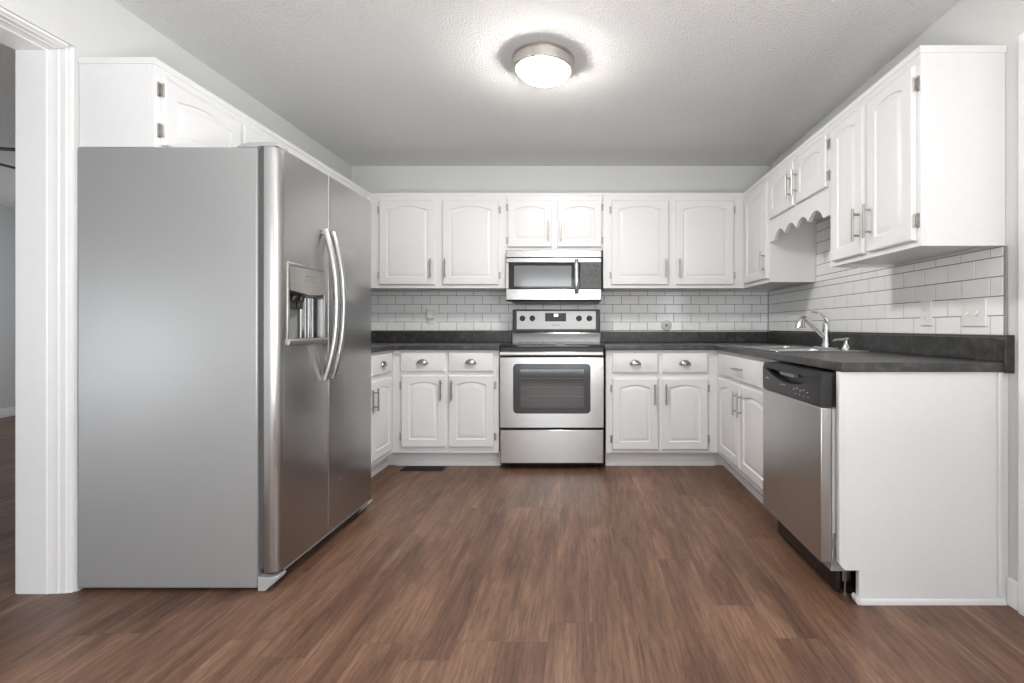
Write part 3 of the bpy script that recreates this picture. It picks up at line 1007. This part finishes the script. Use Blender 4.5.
# ------------------------------------------------------------------ range
ra = thing('range', 'stainless electric range with black glass cooktop under the microwave', 'stove', ((RX0 + RX1) / 2, 3.95, 0))
def RP(o): return local(o, ra.location)
RC = (RX0 + RX1) / 2
YD = 3.618     # oven door front
RP(boxes('body', [(RX0 + 0.001, RX1 - 0.001, YD + 0.045, YB - 0.025, 0.03, 0.895)], M['black'], ra))
for sx in (RX0 + 0.05, RX1 - 0.05):
    for sy in (YD + 0.09, YB - 0.09):
        bm = bmesh.new(); lathe(bm, [(0.018, 0.0), (0.018, 0.012), (0.010, 0.014), (0.010, 0.0295)], sx, sy, 0, 12)
        RP(finish('foot', bm, M['black'], ra))
RP(boxes('cooktop', [(RX0 - 0.001, RX1 + 0.001, YD + 0.012, YB - 0.10, 0.8955, 0.917)], M['blackgloss'], ra, bevel=0.005))
RP(boxes('front_apron', [(RX0 + 0.001, RX1 - 0.001, YD + 0.03, YD + 0.0445, 0.862, 0.895)], M['black'], ra))
for bxx, byy, rr_ in ((RC - 0.19, 3.78, 0.10), (RC + 0.19, 3.78, 0.085), (RC - 0.19, 4.03, 0.075), (RC + 0.19, 4.03, 0.10)):
    bm = bmesh.new()
    lathe(bm, [(rr_ - 0.003, 0.0), (rr_, 0.0), (rr_, 0.0004), (rr_ - 0.003, 0.0004), (rr_ - 0.003, 0.0)], bxx, byy, 0.9172, 40, close=False)
    RP(finish('burner_ring', bm, M['greymark'], ra))
# oven door: a slab with a rounded rectangular window
ZW0, ZW1, XW = 0.412, 0.776, 0.283
bm = bmesh.new()
z0, z1 = 0.310, 0.822
outer = rrect(0.756, z1 - z0, 0.006, 8)
inner = rrect(2 * XW, ZW1 - ZW0, 0.030, 8)
zc, zwc = (z0 + z1) / 2, (ZW0 + ZW1) / 2
of = [bm.verts.new((RC + x, YD, zc + z)) for x, z in outer]
ob = [bm.verts.new((RC + x, YD + 0.042, zc + z)) for x, z in outer]
inf = [bm.verts.new((RC + x, YD, zwc + z)) for x, z in inner]
inb = [bm.verts.new((RC + x, YD + 0.042, zwc + z)) for x, z in inner]
nO = len(outer)
for i in range(nO):
    k = (i + 1) % nO
    bm.faces.new((of[i], of[k], inf[k], inf[i]))
    bm.faces.new((inf[i], inf[k], inb[k], inb[i]))
    bm.faces.new((of[k], of[i], ob[i], ob[k]))
    bm.faces.new((ob[k], ob[i], inb[i], inb[k]))
od = RP(finish('oven_door', bm, M['steel'], ra, bevel=0.0))
bm = bmesh.new()
# window: dark printed border with a clear pane in the middle
o1 = rrect(2 * XW - 0.004, ZW1 - ZW0 - 0.004, 0.029, 8); o2 = rrect(2 * XW - 0.095, ZW1 - ZW0 - 0.085, 0.006, 8)
a = [bm.verts.new((RC + x, YD + 0.004, zwc + z)) for x, z in o1]
b_ = [bm.verts.new((RC + x, YD + 0.004, zwc + z)) for x, z in o2]
for i in range(len(o1)):
    k = (i + 1) % len(o1); bm.faces.new((a[i], a[k], b_[k], b_[i]))
m, nt, b = new_mat('printed_glass_border')
b.inputs['Base Color'].default_value = (0.055, 0.055, 0.057, 1); b.inputs['Roughness'].default_value = 0.12
M['border'] = m
RP(finish('window_border', bm, M['border'], od))
bm = bmesh.new()
b_ = [bm.verts.new((RC + x, YD + 0.0045, zwc + z)) for x, z in o2]
bm.faces.new(b_)
RP(finish('window_pane', bm, M['ovenglass'], od))
cx0, cx1 = RC - XW - 0.0, RC + XW
RP(boxes('oven_cavity', [(cx0, cx1, YD + 0.036, YD + 0.040, ZW0, ZW1)], M['ovencavity'], od))
bm = bmesh.new()
for z in (0.535, 0.60, 0.665):
    tube(bm, [(cx0 + 0.03, YD + 0.028, z), (cx1 - 0.03, YD + 0.028, z)], 0.0022 if z != 0.535 else 0.003, 6)
RP(finish('oven_rack', bm, M['rack'], od))
# handle: full-width flat bar on two posts
bm = bmesh.new()
prism(bm, [(YD - 0.034, 0.834), (YD - 0.042, 0.840), (YD - 0.044, 0.852), (YD - 0.040, 0.864), (YD - 0.030, 0.869), (YD - 0.020, 0.864), (YD - 0.020, 0.838)], 'x', RX0 + 0.006, RX1 - 0.006)
for sx in (RX0 + 0.03, RX1 - 0.03):
    box(bm, sx - 0.014, sx + 0.014, YD - 0.022, YD + 0.001, 0.840, 0.862)
RP(finish('handle', bm, M['steelhandle'], od, bevel=0.002))
RP(boxes('door_top_gap', [(RX0 + 0.004, RX1 - 0.004, YD + 0.008, YD + 0.042, 0.8225, 0.8615)], M['darkgap'], ra))
dw_ = RP(boxes('storage_drawer', [(RX0 + 0.003, RX1 - 0.003, YD - 0.002, YD + 0.044, 0.048, 0.293)], M['steel'], ra, bevel=0.005))
RP(boxes('drawer_gap', [(RX0 + 0.004, RX1 - 0.004, YD + 0.02, YD + 0.0445, 0.2935, 0.3095)], M['darkgap'], ra))
# backguard
BGY = 4.185
GX0, GX1 = RC - 0.368, RC + 0.372
bg = RP(boxes('backguard', [(GX0, GX1, BGY, YB - 0.010, 1.000, 1.193)], M['console'], ra, bevel=0.006))
bm = bmesh.new()
prism(bm, [(BGY - 0.012, 0.918), (BGY - 0.002, 0.985), (BGY + 0.004, 0.9995), (YB - 0.012, 0.9995), (YB - 0.012, 0.918)], 'x', GX0 + 0.004, GX1 - 0.004)
RP(finish('riser', bm, M['riser'], ra))
RP(boxes('control_panel', [(GX0 + 0.036, GX1 - 0.036, BGY - 0.003, BGY - 0.0002, 1.026, 1.180)], M['panelsteel'], bg, bevel=0.001))
for kx in (GX0 + 0.085, GX0 + 0.168, GX1 - 0.178, GX1 - 0.090):
    bm = bmesh.new()
    lathe(bm, [(0.024, -0.0035), (0.024, -0.010), (0.019, -0.014), (0.017, -0.030), (0.014, -0.032)], kx, BGY, 1.118, 20, 'y')
    box(bm, kx - 0.0035, kx + 0.0035, BGY - 0.036, BGY - 0.028, 1.100, 1.136)
    RP(finish('knob', bm, M['black'], bg))
dd = RP(boxes('display', [(RC - 0.092, RC + 0.085, BGY - 0.0045, BGY - 0.0031, 1.092, 1.163)], M['black'], bg))
bm = bmesh.new()
for dx in (-0.016, 0.004):   # the lit clock digits
    x = RC + dx
    for q in ((x, x + 0.012, 1.152, 1.155), (x, x + 0.012, 1.143, 1.146), (x, x + 0.012, 1.134, 1.137), (x, x + 0.003, 1.134, 1.155), (x + 0.009, x + 0.012, 1.134, 1.155)):
        box(bm, q[0], q[1], BGY - 0.0052, BGY - 0.0047, q[2], q[3])
RP(finish('clock_digits', bm, M['digits'], bg))
RP(boxes('printed_mark', [(RC - 0.032 + 0.012 * i, RC - 0.024 + 0.012 * i, BGY - 0.0036, BGY - 0.0031, 1.058, 1.065) for i in range(5)], M['greymark'], bg))

# ------------------------------------------------------------------ microwave
MY = 3.885
MZ0, MZ1 = 1.236, 1.648
MX0, MX1 = RC - 0.376, RC + 0.372
mw = thing('microwave', 'stainless over the range microwave with black glass door and vertical handle', 'microwave', (RC, 4.08, MZ0))
def MP(o): return local(o, mw.location)
MP(boxes('case', [(MX0 + 0.004, MX1 - 0.004, MY + 0.03, YB - 0.012, MZ0 + 0.012, MZ1)], M['console'], mw))
MP(boxes('underside_vent', [(MX0 + 0.05, MX1 - 0.02, MY + 0.04, YB - 0.06, MZ0, MZ0 + 0.0115)], M['black'], mw))
MP(boxes('vent_strip', [(MX0, MX1, MY, MY + 0.0295, 1.592, MZ1), (MX0, MX1, MY + 0.002, MY + 0.0295, 1.552, 1.588)], M['steel'], mw, bevel=0.003))
MP(boxes('vent_groove', [(MX0 + 0.002, MX1 - 0.002, MY + 0.012, MY + 0.0295, 1.588, 1.592)], M['darkgap'], mw))
HXm = RC + 0.178
dm = MP(boxes('door', [(MX0, HXm + 0.025, MY, MY + 0.0295, 1.346, 1.550)], M['blackgloss'], mw, bevel=0.002))
MP(boxes('door_window', [(MX0 + 0.062, HXm - 0.040, MY - 0.0022, MY - 0.0002, 1.362, 1.527)], M['mwglass'], dm, bevel=0.001))
MP(boxes('door_edge', [(MX0 - 0.0005, MX0 + 0.020, MY - 0.002, MY - 0.0002, 1.347, 1.549)], M['steel'], dm))
MP(boxes('keypad', [(HXm + 0.027, MX1, MY, MY + 0.0295, 1.346, 1.550)], M['keypad'], mw, bevel=0.002))
MP(boxes('lower_strip', [(MX0, MX1, MY - 0.001, MY + 0.0295, 1.256, 1.344)], M['steel'], mw, bevel=0.004))
bm = bmesh.new()
prism(bm, [(MY + 0.001, 1.2555), (MY + 0.012, 1.247), (MY + 0.03, 1.247), (MY + 0.03, 1.2555)], 'x', MX0 + 0.001, MX1 - 0.001)
MP(finish('lower_lip', bm, M['steel'], mw))
bm = bmesh.new()
pts = [(HXm, MY - 0.012 - 0.028 * (1 - (abs(-1 + 2 * k / 16)) ** 3), 1.308 + 0.266 * k / 16) for k in range(17)]
tube(bm, pts, 0.016, 12, flat=0.45, up=(1, 0, 0))
for z in (1.318, 1.562): box(bm, HXm - 0.010, HXm + 0.010, MY - 0.016, MY - 0.0012, z - 0.010, z + 0.010)
MP(finish('handle', bm, M['steelhandle'], dm, smooth=50))
MP(boxes('printed_mark', [(MX0 + 0.036 + 0.009 * i, MX0 + 0.042 + 0.009 * i, MY - 0.0018, MY - 0.0012, 1.312, 1.318) for i in range(4)], M['mark'], mw))

# ------------------------------------------------------------------ dishwasher (faces -X)
DX = 0.915      # door front
dwt = thing('dishwasher', 'stainless dishwasher with black control console at the end of the right counter', 'dishwasher', (1.25, (DWY0 + DWY1) / 2, 0))
def DP(o): return local(o, dwt.location)
DP(boxes('tub', [(DX + 0.046, XR - 0.04, DWY0 + 0.012, DWY1 - 0.006, 0.10, 0.862)], M['greyplastic'], dwt))
dd = DP(boxes('door', [(DX, DX + 0.045, DWY0, DWY1, 0.138, 0.734)], M['steeldw'], dwt, bevel=0.004))
# console: recessed pocket handle cut as an eyebrow in its face
bm = bmesh.new()
CA, CB, cz0, cz1 = DWY0 - 0.001, DWY1, 0.737, 0.868
ya, yb = DWY0 + 0.05, DWY1 - 0.05
n = 24
face_bot = []
topE = 0.842
def brow(u): return topE - 0.006 - 0.042 * (1 - (2 * u - 1) ** 2)
# face below the pocket
A = [bm.verts.new((DX, ya + (yb - ya) * k / n, brow(k / n))) for k in range(n + 1)]
Bq = [bm.verts.new((DX, ya + (yb - ya) * k / n, cz0)) for k in range(n + 1)]
T = [bm.verts.new((DX, ya + (yb - ya) * k / n, topE)) for k in range(n + 1)]
TT = [bm.verts.new((DX + 0.008, ya + (yb - ya) * k / n, cz1)) for k in range(n + 1)]
Ar = [bm.verts.new((DX + 0.030, ya + (yb - ya) * k / n, brow(k / n) + 0.004)) for k in range(n + 1)]
Tr = [bm.verts.new((DX + 0.030, ya + (yb - ya) * k / n, topE)) for k in range(n + 1)]
for k in range(n):
    bm.faces.new((A[k], A[k + 1], Bq[k + 1], Bq[k]))
    bm.faces.new((T[k], T[k + 1], TT[k + 1], TT[k]))
    bm.faces.new((A[k], A[k + 1], Ar[k + 1], Ar[k]))
    bm.faces.new((Ar[k], Ar[k + 1], Tr[k + 1], Tr[k]))
    bm.faces.new((T[k], T[k + 1], Tr[k + 1], Tr[k]))
for yq0, yq1 in ((CA, ya), (yb, CB)):
    prism(bm, [(DX, cz0), (DX, topE), (DX + 0.008, cz1), (DX + 0.075, cz1), (DX + 0.075, cz0)], 'y', yq0, yq1)
box(bm, DX + 0.0305, DX + 0.075, ya, yb, cz0, cz1)
vq = [bm.verts.new(p) for p in ((DX + 0.008, ya, cz1), (DX + 0.0305, ya, cz1), (DX + 0.0305, yb, cz1), (DX + 0.008, yb, cz1))]
bm.faces.new(vq)
vq = [bm.verts.new(p) for p in ((DX, ya, cz0), (DX + 0.0305, ya, cz0), (DX + 0.0305, yb, cz0), (DX, yb, cz0))]
bm.faces.new(vq)
co = DP(finish('console', bm, M['console'], dwt, smooth=25))
ym = (DWY0 + DWY1) / 2
DP(boxes('latch', [(DX + 0.006, DX + 0.029, ym - 0.075 + 0.03, ym + 0.075 + 0.03, 0.823, 0.8415)], M['greymark'], co, bevel=0.002))
DP(boxes('printed_mark', [(DX - 0.0008, DX - 0.0003, DWY1 - 0.045 - 0.012 * i - 0.009, DWY1 - 0.045 - 0.012 * i, 0.791, 0.797) for i in range(3)]
   + [(DX - 0.0008, DX - 0.0003, ym + 0.07 - 0.02 * i, ym + 0.08 - 0.02 * i, 0.779, 0.784) for i in range(3)]
   + [(DX - 0.0008, DX - 0.0003, ym - 0.07 - 0.032 * i, ym - 0.058 - 0.032 * i, 0.775 + 0.006 * (i % 2), 0.779 + 0.006 * (i % 2)) for i in range(5)]
   + [(DX - 0.0008, DX - 0.0003, ym - 0.085 - 0.040 * i, ym - 0.077 - 0.040 * i, 0.757, 0.760) for i in range(4)], M['mark'], co))
DP(boxes('door_seal', [(DX + 0.0455, DX + 0.060, DWY0 + 0.004, DWY0 + 0.0115, 0.13, 0.73)], M['whiteplastic'], dwt))
DP(boxes('toe_panel', [(DX + 0.075, DX + 0.090, DWY0 + 0.030, DWY1 - 0.004, 0.012, 0.098)], M['black'], dwt))
bm = bmesh.new()
box(bm, DX + 0.096, DX + 0.130, DWY0 + 0.025, DWY0 + 0.055, 0.055, 0.0985)
tube(bm, [(DX + 0.115, DWY0 + 0.04, 0.0), (DX + 0.115, DWY0 + 0.04, 0.054)], 0.006, 10)
lathe(bm, [(0.018, 0.0), (0.018, 0.008), (0.009, 0.010)], DX + 0.115, DWY0 + 0.04, 0.0, 12)
DP(finish('levelling_foot', bm, M['nickel'], dwt))
bm = bmesh.new()
tube(bm, [(DX + 0.050, DWY0 + 0.003, 0.13), (DX + 0.054, DWY0 + 0.002, 0.17), (DX + 0.049, DWY0 + 0.002, 0.21), (DX + 0.054, DWY0 + 0.003, 0.25)], 0.004, 8)
DP(finish('hinge_arm', bm, M['nickel'], dwt))

# ------------------------------------------------------------------ sink, faucet, soap dispenser
sk = thing('sink', 'stainless double bowl sink set into the right countertop', 'sink', ((SKX0 + SKX1) / 2, (SKY0 + SKY1) / 2, CZ1))
bm = bmesh.new()
rx0, rx1, ry0, ry1 = SKX0 - 0.022, SKX1 + 0.030, SKY0 - 0.022, SKY1 + 0.022
ymid = (SKY0 + SKY1) / 2
zt = CZ1 + 0.0065
xs = [rx0, SKX0 + 0.012, SKX1 - 0.075, rx1]
ys = [ry0, SKY0 + 0.012, ymid - 0.016, ymid + 0.016, SKY1 - 0.012, ry1]
slab_cells(bm, xs, ys, lambda i, j: not (i == 1 and j in (1, 3)), CZ1 + 0.0006, zt)
local(finish('rim', bm, M['basin'], sk, bevel=0.004, segs=3), sk.location)
for (a0, a1) in ((ys[1], ys[2]), (ys[3], ys[4])):
    bm = bmesh.new()
    x0, x1 = xs[1], xs[2]
    cxm, cym = (x0 + x1) / 2, (a0 + a1) / 2
    rings = []
    for (sc_, z) in ((1.0, CZ1 + 0.0004), (0.97, CZ1 - 0.03), (0.93, CZ1 - 0.16), (0.80, CZ1 - 0.180), (0.12, CZ1 - 0.186)):
        rings.append([bm.verts.new((cxm + x * sc_, cym + y * sc_, z)) for x, y in rrect(x1 - x0 - 0.001, a1 - a0 - 0.001, 0.05, 6)])
    for p, q in zip(rings, rings[1:]):
        for i in range(len(p)):
            k = (i + 1) % len(p); bm.faces.new((p[i], p[k], q[k], q[i]))
    bm.faces.new(rings[-1])
    local(finish('bowl', bm, M['basin'], sk, smooth=50), sk.location)

fx, fy = 1.462, 2.975
fc = thing('faucet', 'chrome single lever pull out kitchen faucet behind the sink', 'faucet', (fx, fy, zt))
def KP(o): return local(o, fc.location)
bm = bmesh.new()
prism(bm, [(fx + x, fy + y) for x, y in rrect(0.055, 0.25, 0.027, 6)], 'z', zt + 0.0003, zt + 0.007)
KP(finish('deck_plate', bm, M['chrome'], fc, bevel=0.002))
bm = bmesh.new()
lathe(bm, [(0.027, 0.0073), (0.026, 0.02), (0.020, 0.036), (0.019, 0.08), (0.021, 0.11), (0.021, 0.142), (0.016, 0.158), (0.005, 0.163)], fx, fy, zt, 24)
KP(finish('body', bm, M['chrome'], fc, smooth=60))
bm = bmesh.new()
sp = [(fx - 0.004, fy, zt + 0.055), (fx - 0.030, fy, zt + 0.083), (fx - 0.065, fy, zt + 0.120), (fx - 0.096, fy, zt + 0.152), (fx - 0.112, fy, zt + 0.168), (fx - 0.128, fy, zt + 0.177)]
tube(bm, sp, [0.014, 0.0145, 0.0155, 0.016, 0.0155, 0.014], 14)
KP(finish('spout', bm, M['chrome'], fc, smooth=60))
bm = bmesh.new()
ex, ez = sp[-1][0], sp[-1][2]
tube(bm, [(ex + 0.008, fy, ez - 0.001), (ex - 0.008, fy, ez), (ex - 0.019, fy, ez - 0.012), (ex - 0.025, fy, ez - 0.034), (ex - 0.027, fy, ez - 0.052)], [0.015, 0.018, 0.020, 0.024, 0.030], 16)
KP(finish('spray_head', bm, M['chrome'], fc, smooth=60))
bm = bmesh.new()
lv = [(fx + 0.006, fy, zt + 0.150), (fx + 0.002, fy, zt + 0.172), (fx - 0.012, fy, zt + 0.190), (fx - 0.035, fy, zt + 0.206), (fx - 0.065, fy, zt + 0.216), (fx - 0.090, fy, zt + 0.219)]
tube(bm, lv, [0.013, 0.010, 0.008, 0.007, 0.006, 0.004], 12, flat=1.3)
KP(finish('lever', bm, M['chrome'], fc, smooth=60))
sx_, sy_ = 1.455, 2.735
sd = thing('soap_dispenser', 'small chrome soap dispenser pump beside the faucet', 'soap dispenser', (sx_, sy_, zt))
bm = bmesh.new()
lathe(bm, [(0.024, 0.0004), (0.023, 0.012), (0.016, 0.020), (0.012, 0.036), (0.012, 0.050)], sx_, sy_, zt, 20)
local(finish('collar', bm, M['chrome'], sd, smooth=50), sd.location)
bm = bmesh.new()
lathe(bm, [(0.014, 0.0505), (0.019, 0.056), (0.019, 0.063), (0.012, 0.067)], sx_, sy_, zt, 20)
tube(bm, [(sx_ - 0.010, sy_, zt + 0.058), (sx_ - 0.060, sy_, zt + 0.056), (sx_ - 0.074, sy_, zt + 0.050)], [0.007, 0.006, 0.005], 10)
local(finish('pump_head', bm, M['chrome'], sd, smooth=50), sd.location)

# ------------------------------------------------------------------ wall plates
def plate(name, label, cat, at, rz, w, h):
    t = thing(name, label, cat, at, rz)
    bm = bmesh.new()
    o = rrect(w, h, 0.006, 4); i = rrect(w - 0.008, h - 0.008, 0.004, 4)
    a = [bm.verts.new((x, 0, z)) for x, z in o]; b2 = [bm.verts.new((x, -0.003, z)) for x, z in o]; c2 = [bm.verts.new((x, -0.006, z)) for x, z in i]
    for p, q in ((a, b2), (b2, c2)):
        for k in range(len(p)):
            m2 = (k + 1) % len(p); bm.faces.new((p[k], p[m2], q[m2], q[k]))
    bm.faces.new(c2); bm.faces.new(a[::-1])
    finish('cover_plate', bm, M['whiteplastic'], t)
    return t


def receptacle(t, z):
    bm = bmesh.new()
    prism(bm, [(x, z + y) for x, y in rrect(0.034, 0.028, 0.010, 5)], 'y', -0.008, -0.0062)
    finish('receptacle', bm, M['whiteplastic'], t)
    boxes('slot', [(-0.0075, -0.0055, -0.0085, -0.0081, z - 0.001, z + 0.008), (0.0055, 0.0075, -0.0085, -0.0081, z, z + 0.008), (-0.002, 0.002, -0.0085, -0.0081, z - 0.009, z - 0.005)], M['greymark'], t)


ow = plate('wall_outlet', 'white duplex outlet on the right tiled wall, left of the light switches', 'outlet', (XR - 0.0095, 2.303, 1.108), R(-90), 0.074, 0.116)
receptacle(ow, 0.020); receptacle(ow, -0.020)
lsw = plate('light_switch', 'white double light switch plate at the near end of the right tiled wall', 'light switch', (XR - 0.0095, 2.022, 1.104), R(-90), 0.130, 0.116)
for x in (-0.023, 0.023):
    bm = bmesh.new()
    box(bm, x - 0.006, x + 0.006, -0.0075, -0.0062, -0.013, 0.013)
    prism(bm, [(-0.0076, -0.004), (-0.020, -0.013), (-0.020, -0.007), (-0.0076, 0.006)], 'x', x - 0.004, x + 0.004)
    finish('toggle', bm, M['whiteplastic'], lsw)
bo = plate('wall_outlet', 'white outlet with something plugged in, on the back tiled wall left of the range', 'outlet', (-1.306, YB - 0.0095, 1.128), 0, 0.074, 0.118)
receptacle(bo, -0.022)
pi = thing('plug_in_freshener', 'small white plug in air freshener in the outlet left of the range', 'air freshener', (-1.308, YB - 0.016, 1.158))
bm = bmesh.new()
prism(bm, [(x, z) for x, z in rrect(0.058, 0.086, 0.014, 5)], 'y', -0.034, -0.0004)
finish('housing', bm, M['whiteplastic'], pi, bevel=0.005)
boxes('scent_cap', [(-0.016, 0.016, -0.037, -0.0345, 0.012, 0.034)], M['whiteplastic'], pi, bevel=0.001)
rc = thing('round_cover', 'round white wall cover with a dark centre on the tiles right of the range', 'cover plate', (0.717, YB - 0.0095, 1.059))
bm = bmesh.new()
lathe(bm, [(0.045, 0.0), (0.045, -0.006), (0.040, -0.013), (0.020, -0.016), (0.011, -0.016)], 0, 0, 0, 28, 'y')
finish('disc', bm, M['coverplastic'], rc)
bm = bmesh.new()
lathe(bm, [(0.011, -0.0163), (0.011, -0.019), (0.004, -0.020)], 0, 0, 0, 16, 'y')
finish('centre_plug', bm, M['greymark'], rc)

# ------------------------------------------------------------------ ceiling lamp
lx, ly = -0.206, 2.575
cl = thing('ceiling_light', 'round flush ceiling light with a nickel rim and glowing white diffuser', 'ceiling light', (lx, ly, H))
bm = bmesh.new()
lathe(bm, [(0.150, -0.0005), (0.163, -0.002), (0.163, -0.010), (0.155, -0.012), (0.155, -0.016), (0.160, -0.020), (0.153, -0.056), (0.141, -0.061), (0.1375, -0.058), (0.1365, -0.02)], 0, 0, 0, 48, close=False)
finish('rim', bm, M['lampring'], cl, smooth=40)
bm = bmesh.new()
prof = [(0.137, -0.050), (0.137, -0.059)]
for k in range(1, 11):
    a = R(90) * k / 10
    prof.append((0.137 * math.cos(a) ** 0.6 if k < 10 else 0.002, -0.059 - 0.047 * math.sin(a) ** 1.3))
lathe(bm, prof, 0, 0, 0, 48)
finish('diffuser', bm, M['lamp'], cl, smooth=60)

# ------------------------------------------------------------------ floor register
vt = thing('floor_register', 'dark metal floor register in front of the base cabinet left of the range', 'floor vent', (-1.176, 3.648, 0))
boxes('frame', [(-0.155, 0.155, -0.055, -0.042, 0.0004, 0.005), (-0.155, 0.155, 0.042, 0.055, 0.0004, 0.005), (-0.155, -0.142, -0.042, 0.042, 0.0004, 0.005), (0.142, 0.155, -0.042, 0.042, 0.0004, 0.005)], M['vent'], vt)
boxes('louvre', [(-0.142 + 0.0142 * k + 0.002, -0.142 + 0.0142 * k + 0.0085, -0.042, 0.042, 0.0008, 0.004) for k in range(20)], M['vent'], vt)
boxes('duct_opening', [(-0.142, 0.142, -0.042, 0.042, 0.0002, 0.0007)], M['darkgap'], vt)

# ------------------------------------------------------------------ ceiling fan in the next room
fn = thing('ceiling_fan', 'dark ceiling fan blades seen through the doorway on the left', 'ceiling fan', (-4.15, 3.10, H))
bm = bmesh.new()
lathe(bm, [(0.07, -0.0005), (0.07, -0.03), (0.02, -0.05), (0.012, -0.06), (0.012, -0.15), (0.09, -0.16), (0.11, -0.20), (0.10, -0.26), (0.03, -0.29)], 0, 0, 0, 24)
finish('motor', bm, M['fan'], fn, smooth=40)
for k in range(5):
    a = R(72 * k + 12)
    bm = bmesh.new()
    o = [(0.10, -0.045), (0.22, -0.055), (0.60, -0.068), (0.655, -0.05), (0.665, 0.0), (0.655, 0.05), (0.60, 0.068), (0.22, 0.055), (0.10, 0.045)]
    prism(bm, o, 'z', -0.004, 0.004)
    ob_ = finish('blade', bm, M['fan'], fn)
    ob_.data.transform(Matrix.Translation((0, 0, -0.245)) @ Matrix.Rotation(a, 4, 'Z') @ Matrix.Rotation(R(10), 4, 'X'))
